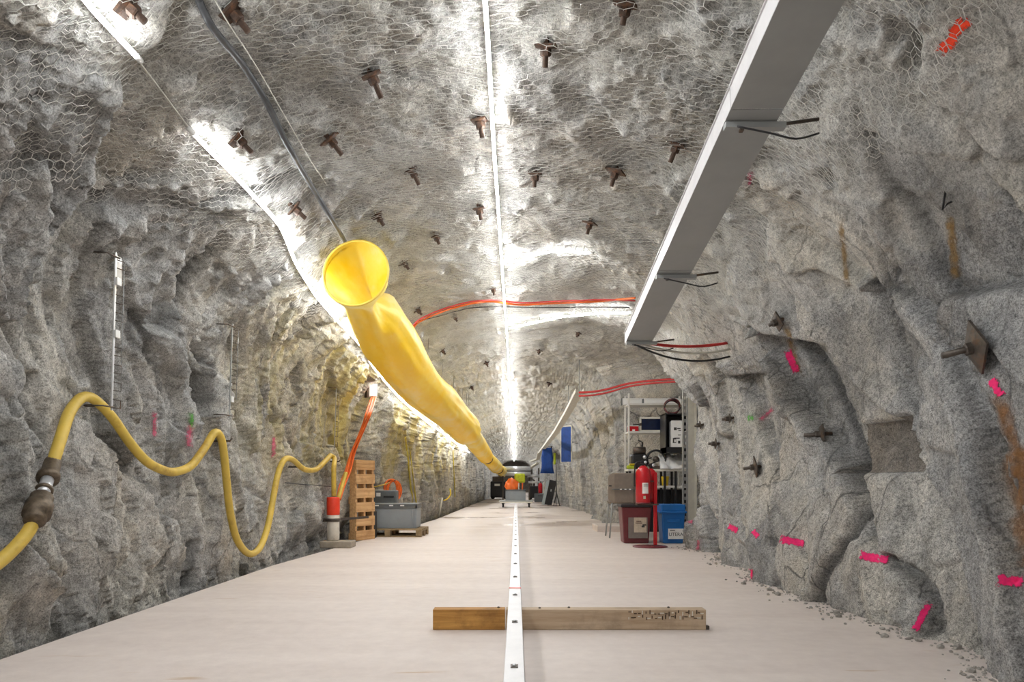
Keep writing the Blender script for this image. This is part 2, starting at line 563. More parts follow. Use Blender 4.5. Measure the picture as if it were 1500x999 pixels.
def yellow_light_streaks(nt, co, c):
    """yellow light through the duct fabric, painted in ochre-green streaks down the left wall beside and beyond the duct mouth"""
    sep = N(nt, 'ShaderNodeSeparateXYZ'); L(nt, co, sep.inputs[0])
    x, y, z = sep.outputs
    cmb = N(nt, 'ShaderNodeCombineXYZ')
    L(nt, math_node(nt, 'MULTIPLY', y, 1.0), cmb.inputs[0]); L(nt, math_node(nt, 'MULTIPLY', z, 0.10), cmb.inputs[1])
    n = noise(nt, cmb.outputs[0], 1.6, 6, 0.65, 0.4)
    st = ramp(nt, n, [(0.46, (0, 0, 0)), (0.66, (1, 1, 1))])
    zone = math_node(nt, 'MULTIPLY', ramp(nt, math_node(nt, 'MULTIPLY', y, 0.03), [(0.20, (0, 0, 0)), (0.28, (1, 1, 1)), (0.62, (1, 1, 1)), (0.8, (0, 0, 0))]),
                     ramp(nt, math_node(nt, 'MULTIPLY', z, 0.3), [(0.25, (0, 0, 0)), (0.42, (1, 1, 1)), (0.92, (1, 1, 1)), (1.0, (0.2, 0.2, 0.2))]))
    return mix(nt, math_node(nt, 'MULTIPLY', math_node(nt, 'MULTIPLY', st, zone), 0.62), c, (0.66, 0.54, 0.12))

ROCK_L = rock_material('left_wall_rock', (0.22, 0.22, 0.21), (0.42, 0.416, 0.395), (0.62, 0.61, 0.58), (0.44, 0.385, 0.325), 0.4, yellow_light_streaks)
ROCK_T = rock_material('roof_rock', (0.30, 0.298, 0.28), (0.49, 0.485, 0.46), (0.65, 0.64, 0.61), (0.52, 0.455, 0.375), 0.35)
ROCK_R = rock_material('right_wall_rock', (0.22, 0.222, 0.22), (0.41, 0.408, 0.395), (0.58, 0.57, 0.55), (0.47, 0.425, 0.36), 0.45, None, 0.8)
cL, cR = int(NU * 0.33), int(NU * 0.72)
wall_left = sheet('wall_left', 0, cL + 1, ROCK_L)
ceiling = sheet('ceiling', cL, cR + 1, ROCK_T)
wall_right = sheet('wall_right', cR, NU, ROCK_R)
wb = MB().box((0, 63.1, 1.5), (8, 0.3, 6)).build('wall_back', ROCK_T); wb['kind'] = 'structure'
wf = MB().box((0, -4.1, 1.5), (8, 0.3, 6)).build('wall_front', ROCK_T); wf['kind'] = 'structure'

# ---- floor: pale screeded concrete
def floor_material():
    m, nt, bs = new_mat('pale_concrete')
    co = N(nt, 'ShaderNodeTexCoord').outputs['Object']
    mp = N(nt, 'ShaderNodeMapping'); mp.inputs['Scale'].default_value = (0.25, 1.6, 1)
    L(nt, co, mp.inputs[0])
    n1 = noise(nt, mp.outputs[0], 1.5, 6, 0.6)
    n2 = noise(nt, co, 9, 6, 0.65)
    c = ramp(nt, n1, [(0.3, srgb(206, 194, 187)), (0.7, srgb(224, 214, 207))])
    c = mix(nt, 0.35, c, ramp(nt, n2, [(0.3, srgb(196, 184, 177)), (0.7, srgb(228, 218, 211))]))
    # rusty drips and small dark scuffs
    n3 = noise(nt, mp.outputs[0], 5.5, 3, 0.5)
    c = mix(nt, ramp(nt, n3, [(0.69, (0, 0, 0)), (0.76, (0.6, 0.6, 0.6))]), c, srgb(176, 140, 92))
    # damp patches further in
    sep = N(nt, 'ShaderNodeSeparateXYZ'); L(nt, co, sep.inputs[0])
    far = ramp(nt, math_node(nt, 'MULTIPLY', sep.outputs[1], 0.03), [(0.36, (0, 0, 0)), (0.5, (1, 1, 1))])
    mp2 = N(nt, 'ShaderNodeMapping'); mp2.inputs['Scale'].default_value = (0.35, 0.45, 1)
    L(nt, co, mp2.inputs[0])
    wet = ramp(nt, noise(nt, mp2.outputs[0], 1.1, 4, 0.6), [(0.5, (0, 0, 0)), (0.6, (1, 1, 1))])
    wm = math_node(nt, 'MULTIPLY', far, wet)
    c = mix(nt, math_node(nt, 'MULTIPLY', wm, 0.6), c, srgb(150, 124, 104))
    L(nt, c, bs.inputs['Base Color'])
    L(nt, math_node(nt, 'SUBTRACT', 0.55, math_node(nt, 'MULTIPLY', wm, 0.3)), bs.inputs['Roughness'])
    b = N(nt, 'ShaderNodeBump', Strength=0.12, Distance=0.01)
    L(nt, noise(nt, co, 30, 6, 0.6), b.inputs['Height']); L(nt, b.outputs[0], bs.inputs['Normal'])
    return m
FLOOR_M = floor_material()
fv, ff = [], []
ys = [-4, 0, 4, 8.1, 9.7, 12.2, 14.5, 18, 28, 40, 63]
for y in ys:
    xl = float(np.interp(y, FLOOR_EDGE[:, 0], FLOOR_EDGE[:, 1]))
    xr = float(half_right(np.array(max(y, 0)))) + 0.5 if y < 13 or y > 15 else 4.1
    xr = 4.1 if 8 < y < 16 else xr
    fv += [(xl, y, 0), (xr, y, 0), (xl, y, -0.3), (xr, y, -0.3)]
for i in range(len(ys) - 1):
    a, b = i * 4, i * 4 + 4
    ff += [[a, a + 1, b + 1, b], [a + 2, b + 2, b + 3, a + 3], [a, b, b + 2, a + 2], [a + 1, a + 3, b + 3, b + 1]]
floor = MB().add(fv, ff).build('floor', FLOOR_M); floor['kind'] = 'structure'
st = MB().box((2.9, 13.95, 0.02), (2.6, 0.9, 0.2), bevel=0.02).build('trim_2', FLOOR_M); st['kind'] = 'structure'
GROUND_M = simple_mat('rubble_ground', (0.12, 0.115, 0.105), 0.9, var=0.5, scale=9, bump=0.8)
gr = MB().box((0, 29, -0.42), (9, 70, 0.2)).build('trim_1', GROUND_M); gr['kind'] = 'structure'

# ---- ray casting on the finished rock
bpy.context.view_layer.update()
_dg = bpy.context.evaluated_depsgraph_get()
TREES = [BVHTree.FromObject(o, _dg) for o in (wall_left, ceiling, wall_right, floor)]
def cast(o, d, rock_only=False):
    o, d = Vector(o), Vector(d).normalized()
    best = None
    for t in (TREES[:3] if rock_only else TREES):
        h = t.ray_cast(o, d)
        if h[0] is not None and (best is None or h[3] < best[2]):
            n = h[1] if h[1].dot(d) < 0 else -h[1]
            best = (h[0], n, h[3])
    return best
def on_rock(px, py):
    """rock point and inward normal of the lining seen at a pixel"""
    h = cast((0, 0, CAMZ), ((px - VX) / F, 1, -(py - VY) / F), True)
    p = h[0]
    nrm = smooth_normal(p)
    return p, nrm
def smooth_normal(p):
    """inward normal of the ideal lining near a point (the rock's own normal is too rough to hang things by)"""
    a = Vector((-p.x, 0, (1.4 - p.z)))
    if p.z < SPRING:
        a.z = 0
    return a.normalized()
# ------------------------------------------------------------------ wire netting over the roof
def lining(u, d, off):
    """points on the blurred relief at (u, d), pulled off metres into the tunnel"""
    x, z, ax, az = base_surface(u, d)
    fi = np.clip(np.interp(d, D, np.arange(ND)), 0, ND - 1.001); fj = np.clip(u * (NU - 1), 0, NU - 1.001)
    i, j = fi.astype(int), fj.astype(int); a, b = fi - i, fj - j
    s = DISPB[i, j] * (1 - a) * (1 - b) + DISPB[i + 1, j] * a * (1 - b) + DISPB[i, j + 1] * (1 - a) * b + DISPB[i + 1, j + 1] * a * b
    s = s - off
    return np.stack([x + ax * s, d, z + az * s], 1)

def netting(name, u0, u1, d0, d1, cell, radius, mat, seed, lower, lift=0.035):
    """hexagonal wire mesh: every wire edge a thin three-sided tube"""
    ulen = 11.2
    w, h = cell, cell * 0.87
    na, nd = int((u1 - u0) * ulen / w) + 1, int((d1 - d0) / (h * 1.5)) + 1
    A, B = [], []
    ia, ib = np.meshgrid(np.arange(na), np.arange(nd * 2), indexing='ij')
    ia, ib = ia.ravel(), ib.ravel()
    k = h * 0.5
    cx = (ia + 0.5 * (ib % 2)) * w
    cy = ib * h * 0.75
    # three edges of each hexagon (pointy-top), the others belong to the neighbours
    corners = [(0, k), (w / 2, k / 2), (w / 2, -k / 2), (0, -k)]
    for (a0, b0), (a1, b1) in zip(corners[:3], corners[1:]):
        A.append(np.stack([cx + a0, cy + b0], 1)); B.append(np.stack([cx + a1, cy + b1], 1))
    A, B = np.concatenate(A), np.concatenate(B)
    def place(q):
        u = u0 + q[:, 0] / ulen; d = d0 + q[:, 1]
        wob = np.stack([u * 30, d * 3.0, d * 0 + seed], 1)
        u = u + 0.0022 * vnoise(wob * 1.7, seed); d = d + 0.025 * vnoise(wob * 1.7, seed + 3)
        off = lift + 0.03 * vnoise(wob * 0.6, seed + 5)
        return u, d, off
    ua, da, oa = place(A); ub, db, ob = place(B)
    keep = (ua > u0) & (ua < u1) & (da > d0) & (da < d1) & lower(ua, da)
    P = lining(np.clip(ua, 0, 1), da, oa)[keep]; Q = lining(np.clip(ub, 0, 1), db, ob)[keep]
    t = Q - P; t /= np.linalg.norm(t, axis=1)[:, None] + 1e-9
    ref = np.array([0.31, 0.52, 0.79]); s1 = np.cross(t, ref); s1 /= np.linalg.norm(s1, axis=1)[:, None] + 1e-9
    s2 = np.cross(t, s1)
    n = len(P)
    ring = []
    for e in (P, Q):
        for a in (0, 2.094, 4.189):
            ring.append(e + (s1 * math.cos(a) + s2 * math.sin(a)) * radius)
    co = np.stack(ring, 1).reshape(-1, 3)
    b = np.arange(n)[:, None] * 6
    q = np.concatenate([b + np.array([[0, 1, 4, 3]]), b + np.array([[1, 2, 5, 4]]), b + np.array([[2, 0, 3, 5]])], 1).reshape(-1, 4)
    me = bpy.data.meshes.new(name)
    me.vertices.add(len(co)); me.vertices.foreach_set('co', co.astype(np.float32).ravel())
    me.loops.add(q.size); me.loops.foreach_set('vertex_index', q.astype(np.int32).ravel())
    me.polygons.add(len(q)); me.polygons.foreach_set('loop_start', np.arange(0, q.size, 4, dtype=np.int32))
    me.update(calc_edges=True)
    me.materials.append(mat)
    o = bpy.data.objects.new(name, me); COL.objects.link(o)
    print(name, 'wires', n)
    return o

WIRE_M = simple_mat('galvanised_wire', (0.62, 0.61, 0.57), 0.45, 0.3, var=0.15)
def net_limits(u, d):
    """the net covers the roof and shoulders; its two lower hems run where these pixel lines meet the lining"""
    P = lining(np.clip(u, 0, 1), d, 0.0 * d)
    px = VX + P[:, 0] / np.maximum(d, .5) * F; py = VY - (P[:, 2] - CAMZ) / np.maximum(d, .5) * F
    hem_r = np.interp(px, [985, 1110, 1210, 1330, 1420, 1520], [545, 425, 285, 190, 70, -60]) + 14 * np.sin(px * .07)
    hem_l = np.interp(px, [-20, 200, 350, 450, 560], [262, 290, 380, 450, 530]) + 12 * np.sin(px * .06)
    return np.where(px > VX, py < hem_r, py < hem_l)
net = netting('wire_netting', 0.24, 0.80, 2.3, 15.5, 0.075, 0.0019, WIRE_M, 3, net_limits)
tag(net, 'galvanised hexagonal wire netting stretched over the rock of the roof and shoulders', 'netting', kind='stuff')

net2 = netting('wire_netting', 0.25, 0.79, 2.4, 13.0, 0.062, 0.0014, WIRE_M, 21, net_limits, 0.012)
tag(net2, 'finer second layer of wire netting lying close to the roof rock behind the outer net', 'netting', kind='stuff')

# ------------------------------------------------------------------ rope lights
LED_M = emit_mat('led_white', (0.98, 0.99, 1.0), LED_POWER)
CLIP_M = simple_mat('clear_plastic_clip', (0.75, 0.75, 0.72), 0.3)
CABLE_BLACK = simple_mat('black_rubber', (0.022, 0.022, 0.024), 0.5, var=0.3)
CABLE_GREY = simple_mat('grey_rubber_hose', (0.06, 0.062, 0.066), 0.5, var=0.3)
CABLE_WHITE = simple_mat('pale_cable', (0.55, 0.53, 0.47), 0.5)

def relax(pts, k=2):
    P = [Vector(p) for p in pts]
    for _ in range(k):
        P = [P[0]] + [(P[i - 1] + P[i] * 2 + P[i + 1]) / 4 for i in range(1, len(P) - 1)] + [P[-1]]
    return P

LED_SIDE = emit_mat('led_white_side', (0.98, 0.99, 1.0), LED_POWER * 0.95)
LED_MAIN = emit_mat('led_white_main', (0.98, 0.99, 1.0), LED_POWER * 1.05)
def light_strip(pts, label, group=None, radius=0.012, clips=6, glow=None):
    """rope light: a translucent front that shines into the tunnel, with an added opaque back that dims its glow on the rock"""
    root = empty('rope_light', pts[len(pts) // 2]); inv = Vector(root.location)
    tag(root, label, 'light', group)
    L_ = [Vector(p) - inv for p in pts]
    m = len(L_)
    front, back = [], []
    nf, nb = 7, 5
    for i, p in enumerate(L_):
        t = (L_[min(i + 1, m - 1)] - L_[max(i - 1, 0)]).normalized()
        n = smooth_normal(Vector(pts[i])); n = (n - t * n.dot(t)).normalized(); s = t.cross(n)
        for k in range(nf):
            a = math.radians(-121 + 242 * k / (nf - 1)); front.append(p + (n * math.cos(a) + s * math.sin(a)) * radius)
        for k in range(nb):
            a = math.radians(121 + 118 * k / (nb - 1)); back.append(p + (n * math.cos(a) + s * math.sin(a)) * radius * 1.15)
    for vs, k_, nm, mt in ((front, nf, 'light_tube', glow or LED_SIDE), (back, nb, 'glow_shield', CLIP_M)):  # the back part is added to cut the strip's light on the rock
        fs = [[i * k_ + k, i * k_ + k + 1, (i + 1) * k_ + k + 1, (i + 1) * k_ + k] for i in range(m - 1) for k in range(k_ - 1)]
        MB().add(vs, fs, True).build(nm, mt, root)
    for e, f in ((0, 1), (-1, -2)):
        dirn = (L_[e] - L_[f]).normalized()
        MB().tube([L_[e] - dirn * 0.01, L_[e] + dirn * 0.05], radius * 1.25, 8).build('end_connector', CLIP_M, root)
    step = max(1, len(L_) // (clips + 1))
    for i in range(step, len(L_) - 1, step):
        dirn = (L_[i + 1] - L_[i]).normalized()
        n = smooth_normal(Vector(pts[i]))
        MB().bar(L_[i] - n * 0.012, L_[i] - n * 0.11, 0.014, 0.01, up=dirn).build('mounting_clip', CLIP_M, root)
    return root

def roof_line(x, ds, off):
    out = []
    for d in ds:
        h = cast((x, d, 1.6), (0, 0, 1), True)
        out.append(h[0] - Vector((0, 0, off)))
    return out
ds = list(np.arange(-3.6, 10, 0.25)) + list(np.arange(10, 30, 0.6)) + list(np.arange(30, 61.5, 1.5))
main_pts = relax(roof_line(-0.165, ds, 0.10), 3)
# a strip hangs clear of the rock
def clear(pts, off=0.035):
    out = []
    for p in pts:
        h = cast((p.x * 0.2, p.y, 1.5), (p - Vector((p.x * 0.2, p.y, 1.5))), True)
        c = Vector((p.x * 0.2, p.y, 1.5)); dist = (p - c).length
        if h and dist > h[2] - off:
            p = c + (p - c).normalized() * (h[2] - off)
        out.append(p)
    return out
main_pts = clear(main_pts, 0.08)
light_strip(main_pts, 'long white rope light running down the middle of the roof to the far end', clips=24, glow=LED_MAIN)

def rock_path(pixels, off=0.07, n=5, rel=2):
    dense = []
    for (a, b), (c, d) in zip(pixels[:-1], pixels[1:]):
        for k in range(n):
            t = k / n
            dense.append((a + (c - a) * t, b + (d - b) * t))
    dense.append(pixels[-1])
    out = []
    for px, py in dense:
        p, nn = on_rock(px, py)
        out.append(p + nn * off)
    return clear(relax(out, rel), off * 0.7)

def wall_path(pixels, off=0.1, sub=6, win=9):
    """a smooth line hung before the rock: image course kept, distance smoothed and kept in front of every bump"""
    P = spline([(a, b, 0) for a, b in pixels], sub)
    x = np.array([cast((0, 0, CAMZ), ((p.x - VX) / F, 1, -(p.y - VY) / F), True)[0].x for p in P])
    inner = np.max if x.mean() < 0 else np.min
    pad = np.pad(x, win, mode='edge')
    lo = np.array([inner(pad[i:i + 2 * win + 1]) * .35 + np.median(pad[i:i + 2 * win + 1]) * .65 for i in range(len(x))])
    pad = np.pad(lo, win, mode='edge')
    sm = np.array([pad[i:i + 2 * win + 1].mean() for i in range(len(x))])
    sm = sm + (off if x.mean() < 0 else -off)
    return [pix(p.x, p.y, float(k) * F / (p.x - VX)) for p, k in zip(P, sm)]

near = rock_path([(100, -25), (120, 0), (150, 32), (185, 69)], n=6)
p0, nn = near[0], None
behind = []
for d in np.arange(-3.5, near[0].y - 0.2, 0.3):
    h = cast((0, d, 1.5), (p0.x, 0, p0.z - 1.5), True)
    behind.append(h[0] + smooth_normal(h[0]) * 0.05)
light_strip(clear(relax(behind, 2) + near), 'near rope light on left shoulder of the roof, ending at the gap in the line', 'rope lights along the left shoulder')
gap = rock_path([(185, 69), (230, 128), (275, 188)], 0.04, 6)
gap = [near[-1]] + gap[1:]
tag(MB().tube(gap, 0.005, 6).build('lead_cable', CABLE_WHITE), 'thin pale lead cable joining the two left shoulder rope lights', 'cable')
far1 = rock_path([(275, 189), (340, 255), (402, 322), (425, 380), (455, 428), (490, 468), (520, 498), (545, 540), (580, 580), (620, 615), (655, 640), (685, 662)], n=6)
far1 = [gap[-1]] + far1[1:]
light_strip(far1, 'long rope light on the left wall passing beneath the yellow duct', 'rope lights along the left shoulder', clips=14)
spur1 = rock_path([(749, 384), (775, 366), (810, 359), (845, 360), (868, 362)], n=6)
light_strip(spur1, 'short rope light branching right across the roof, nearer of the two branches')
spur2 = rock_path([(750, 474), (790, 465), (830, 457), (880, 453), (930, 452)], n=6)
light_strip(spur2, 'rope light branching right across the roof just below the orange cables')
# ------------------------------------------------------------------ materials of the things
RUST = simple_mat('rusty_steel', (0.075, 0.045, 0.03), 0.65, 0.4, var=0.5, scale=30, bump=0.4, dirt=(0.20, 0.085, 0.035))
DARK_STEEL = simple_mat('dark_weathered_steel', (0.10, 0.085, 0.072), 0.5, 0.6, var=0.35, scale=25, dirt=(0.16, 0.085, 0.045))
GALV = simple_mat('galvanised_sheet', (0.33, 0.345, 0.34), 0.45, 0.2, var=0.06, scale=5)
WHITE_ALU = simple_mat('white_painted_aluminium', (0.66, 0.655, 0.66), 0.35, 0.0, var=0.06, scale=9)
WHITE_PLASTIC = simple_mat('white_plastic', (0.75, 0.75, 0.73), 0.4, var=0.05)
PALE_PANEL = simple_mat('pale_board', (0.70, 0.68, 0.60), 0.6, var=0.08)
GREY_PLASTIC = simple_mat('grey_crate_plastic', srgb(140, 147, 152), 0.45, var=0.06, scale=8)
DARK_GREY_PLASTIC = simple_mat('dark_grey_plastic', srgb(94, 98, 100), 0.5, var=0.1)
BLACK_PLASTIC = simple_mat('black_plastic', (0.015, 0.015, 0.017), 0.4, var=0.3)
RED_PAINT = simple_mat('red_enamel', (0.52, 0.012, 0.02), 0.25, var=0.1)
RED_DARK = simple_mat('dark_red_plastic', (0.14, 0.025, 0.03), 0.4, var=0.15)
BLUE_PLASTIC = simple_mat('blue_plastic', srgb(26, 104, 178), 0.4, var=0.08)
BLUE_FABRIC = simple_mat('blue_fabric', srgb(22, 66, 140), 0.7, var=0.25, scale=6, bump=0.3)
NAVY_SCREEN = simple_mat('dark_blue_panel', (0.006, 0.012, 0.04), 0.25, var=0.3)
ORANGE_CABLE = simple_mat('orange_cable', srgb(226, 104, 30), 0.45, var=0.12)
RED_CABLE = simple_mat('red_cable', srgb(186, 48, 46), 0.5, var=0.15)
RED_CAP = simple_mat('orange_red_plastic', srgb(216, 58, 30), 0.45, var=0.1)
YELLOW_PAINT = simple_mat('yellow_plastic', srgb(228, 196, 40), 0.5, var=0.1)
LIME = simple_mat('lime_fabric', srgb(176, 190, 40), 0.7, var=0.2)
OLIVE_STRAP = simple_mat('olive_yellow_webbing', srgb(168, 152, 44), 0.75, var=0.3, scale=8)
PIPE_WHITE = simple_mat('scuffed_white_pipe', srgb(205, 198, 186), 0.5, var=0.1, scale=10, dirt=(0.33, 0.29, 0.24))
PAPER = simple_mat('white_paper', (0.82, 0.82, 0.8), 0.8, var=0.03)
INK = simple_mat('printed_ink', (0.05, 0.05, 0.05), 0.8)
LABEL_GREY = simple_mat('grey_label', srgb(120, 112, 106), 0.6)
LABEL_CREAM = simple_mat('cream_label', srgb(190, 178, 158), 0.7, var=0.15, scale=30)
TAUPE = simple_mat('taupe_upholstery', srgb(128, 117, 106), 0.7, var=0.1, scale=15)
SILVER = simple_mat('silver_tube', (0.75, 0.76, 0.78), 0.3, 0.5, var=0.08)
CONCRETE_BLOCK = simple_mat('grey_concrete_block', srgb(158, 148, 134), 0.85, var=0.15, bump=0.4)

def wood(name, a, b, scale=1.0, axis=0, rough=0.7, worn=None):
    """timber: streaked grain along one axis with dirty patches"""
    m, nt, bs = new_mat(name)
    co = N(nt, 'ShaderNodeTexCoord').outputs['Object']
    mp = N(nt, 'ShaderNodeMapping')
    sc = [22 * scale] * 3; sc[axis] = 1.2 * scale
    mp.inputs['Scale'].default_value = sc
    L(nt, co, mp.inputs[0])
    g = noise(nt, mp.outputs[0], 1.5, 6, 0.65, 0.3)
    c = ramp(nt, g, [(0.3, a), (0.7, b)])
    d = noise(nt, co, 5, 5, 0.7)
    c = mix(nt, ramp(nt, d, [(0.5, (0, 0, 0)), (0.75, (0.7, 0.7, 0.7))]), c, worn or tuple(v * 0.45 for v in a))
    L(nt, c, bs.inputs['Base Color'])
    bs.inputs['Roughness'].default_value = rough
    bp = N(nt, 'ShaderNodeBump', Strength=0.35, Distance=0.004)
    L(nt, g, bp.inputs['Height']); L(nt, bp.outputs[0], bs.inputs['Normal'])
    return m
WOOD_OCHRE = wood('ochre_timber', srgb(150, 100, 38), srgb(206, 156, 82), 1, 0, worn=srgb(104, 70, 34))
WOOD_GREY = wood('weathered_timber', srgb(168, 144, 116), srgb(205, 184, 158), 1, 0, worn=srgb(140, 122, 102))
WOOD_PALLET = wood('pallet_timber', srgb(176, 132, 84), srgb(222, 184, 136), 1, 0, worn=srgb(150, 108, 66))
WOOD_PALLET_Z = wood('pallet_timber_upright', srgb(186, 142, 90), srgb(228, 188, 140), 1, 2, worn=srgb(158, 112, 66))
WOOD_OLD = wood('old_pallet_timber', srgb(120, 98, 66), srgb(168, 146, 110), 1, 0)

# ------------------------------------------------------------------ ventilation duct
def duct_fabric():
    m, nt, bs = new_mat('yellow_duct_fabric')
    co = N(nt, 'ShaderNodeTexCoord').outputs['Object']
    mp = N(nt, 'ShaderNodeMapping'); mp.inputs['Scale'].default_value = (1.0, 0.35, 1.0)
    L(nt, co, mp.inputs[0])
    n1 = noise(nt, mp.outputs[0], 1.6, 5, 0.6)
    n2 = noise(nt, mp.outputs[0], 7.0, 6, 0.7)
    c = ramp(nt, n1, [(0.36, srgb(246, 212, 40)), (0.5, srgb(248, 224, 100)), (0.64, srgb(246, 234, 172))])
    c = mix(nt, ramp(nt, n2, [(0.55, (0, 0, 0)), (0.8, (0.6, 0.6, 0.6))]), c, srgb(244, 228, 170))
    L(nt, c, bs.inputs['Base Color'])
    bs.inputs['Roughness'].default_value = 0.45
    b = N(nt, 'ShaderNodeBump', Strength=0.5, Distance=0.03)
    L(nt, noise(nt, mp.outputs[0], 5.0, 4, 0.5), b.inputs['Height']); L(nt, b.outputs[0], bs.inputs['Normal'])
    tr = N(nt, 'ShaderNodeBsdfTranslucent'); L(nt, c, tr.inputs['Color'])
    ms = N(nt, 'ShaderNodeMixShader'); ms.inputs[0].default_value = 0.26
    L(nt, bs.outputs[0], ms.inputs[1]); L(nt, tr.outputs[0], ms.inputs[2])
    L(nt, ms.outputs[0], nt.nodes['Material Output'].inputs['Surface'])
    return m
DUCT_M = duct_fabric()
RIM_M = simple_mat('duct_mouth_hem', srgb(244, 214, 92), 0.5, var=0.06)

duct = empty('ventilation_duct', (-1.5, 6.6, 2.9))
tag(duct, 'long yellow fabric air duct hung along the left side of the roof', 'duct')
d_org = Vector(duct.location)
def duct_segment(stations, name, front_open, seed, n=48, folds=0.035, sub=6):
    """stations: (pixel x, pixel y, distance, radius); skin with lengthwise wrinkles and sag folds"""
    C = [pix(a, b, c) for a, b, c, r in stations]; R_ = [r for a, b, c, r in stations]
    pts = spline(C, sub)
    t = np.linspace(0, len(R_) - 1, len(pts))
    rad = np.interp(t, np.arange(len(R_)), R_)
    vs, fs = [], []
    m = len(pts)
    for i, p in enumerate(pts):
        tan = (pts[min(i + 1, m - 1)] - pts[max(i - 1, 0)]).normalized()
        x = tan.cross(Vector((0, 0, 1))).normalized(); y = x.cross(tan)
        if front_open and i < 5:
            # the stiff mouth ring faces the tunnel axis and tips upward a little
            tan = Vector((0.12, 1, -0.10)).normalized(); x = tan.cross(Vector((0, 0, 1))).normalized(); y = x.cross(tan)
        f = min(1.0, i / (2.0 * sub)) if front_open else 1.0
        for k in range(n):
            a = 2 * math.pi * k / n
            q = np.array([[math.cos(a) * 1.6 + seed, math.sin(a) * 1.6, p.y * 0.45]])
            q2 = np.array([[math.cos(a) * 4.2 + seed, math.sin(a) * 4.2, p.y * 0.9]])
            rr = rad[i] * (1 + f * (1.9 * folds * float(vnoise(q, seed)[0]) + 1.1 * folds * float(vnoise(q2, seed + 2)[0])))
            if front_open:
                # a deep crease where the slack skin falls in behind the ring
                # the slack skin folds in behind the stiff ring: a flap from the right, then one from the upper left
                for y0, y1, y2, y3, mid, span, ch in ((6.64, 7.05, 7.2, 7.7, 15, 80, .24), (6.95, 7.5, 7.8, 8.6, 140, 75, .22)):
                    g = float(sstep(y0, y1, np.array(p.y))) * (1 - float(sstep(y2, y3, np.array(p.y))))
                    da = (a - math.radians(mid) + math.pi) % (2 * math.pi) - math.pi
                    if abs(da) < math.radians(span):
                        rc_ = min(rr, ch * rad[i] / max(.05, math.cos(da)))
                        rr = rr + (rc_ - rr) * g
                db = (a - math.radians(265) + math.pi) % (2 * math.pi) - math.pi
                rr *= 1 - 0.22 * math.exp(-((p.y - 7.05) / 0.16) ** 2) * math.exp(-(db / 0.6) ** 2)
            vs.append(p + x * math.cos(a) * rr + y * math.sin(a) * rr - d_org)
    for i in range(m - 1):
        for k in range(n):
            k2 = (k + 1) % n
            fs.append([i * n + k, (i + 1) * n + k, (i + 1) * n + k2, i * n + k2])
    o = MB().add(vs, fs, True).build(name, DUCT_M, duct)
    return o, [Vector(v) for v in vs[:n]], pts
seg, ring, path = duct_segment([(521, 400, 6.6, .325), (524, 408, 6.75, .32), (529, 420, 6.92, .29), (534, 432, 7.1, .265), (542, 450, 7.42, .28), (551, 467, 7.8, .30), (569, 498, 8.6, .345), (594, 533, 9.9, .35), (618, 565, 11.3, .35),
                     (640, 586, 12.9, .355), (658, 603, 14.6, .36), (673, 618, 16.0, .38), (681, 627, 16.8, .385), (684, 630, 17.1, .37), (687, 633, 17.3, .26)], 'duct_section', True, 5, folds=.05)
MB().tube(ring + [ring[0], ring[1]], 0.012, 6, caps=False).build('mouth_hem', RIM_M, duct)
for k, st_ in enumerate((
    [(688, 635, 17.35, .20), (692, 641, 18.0, .26), (699, 651, 20.2, .27), (706, 661, 22.4, .275), (711, 668, 24.2, .27), (714, 671, 24.9, .17)],
    [(714, 671.5, 25, .17), (717, 674, 25.6, .25), (723, 680, 28, .28), (728, 685, 31, .28), (731, 687, 32, .16)],
    [(731, 687.5, 32.2, .16), (732, 688, 33, .25), (735, 690, 36, .27), (737, 692, 38, .25)])):
    s2, _, pp = duct_segment(st_, 'duct_section', False, 9 + k, 24, 0.03, 5)
    q = pp[0] - d_org
    MB().lathe([(0.17, -.03), (0.21, 0), (0.17, .03)], 20, Matrix.Translation(q) @ Matrix.Rotation(math.radians(90), 4, 'X'), cap=False).build('joint_band', DARK_STEEL, duct)
for i in range(8, len(path), 6):
    p = path[i] + Vector((0, 0, 0.37))
    h = cast(p, (0.05, 0, 1), True)
    if h: MB().tube([p - d_org, h[0] - d_org], 0.004, 5).build('hanger_wire', CABLE_GREY, duct)

# ------------------------------------------------------------------ right-hand cable tray
tray = empty('cable_tray', (1.23, 5.0, 2.7))
tag(tray, 'long galvanised cable tray hung high along the right side, seen from below', 'cable tray')
t_org = Vector(tray.location)
TW, TH = 0.27, 0.115
def tray_pt(d):   # lower left edge of the tray
    return Vector((1.095 + 0.0126 * (d - 2.83), d, 3.0 - 0.1259 * (d - 2.83)))
cuts = [1.0, 3.51, 5.42, 7.22]
for a, b in zip(cuts[:-1], cuts[1:]):
    A, B = tray_pt(a + 0.004) - t_org, tray_pt(b - 0.004) - t_org
    off = Vector((TW / 2, 0, 0))
    MB().bar(A + off, B + off, TW, 0.004).build('tray_bottom', GALV, tray)
    for s in (0, TW):
        e = Vector((s, 0, TH / 2))
        sd = MB().bar(A + e, B + e, 0.004, TH)
        sd.bar(A + Vector((s, 0, TH)), B + Vector((s, 0, TH)), 0.022, 0.006)
        sd.build('tray_side', WHITE_ALU if s == 0 else GALV, tray)
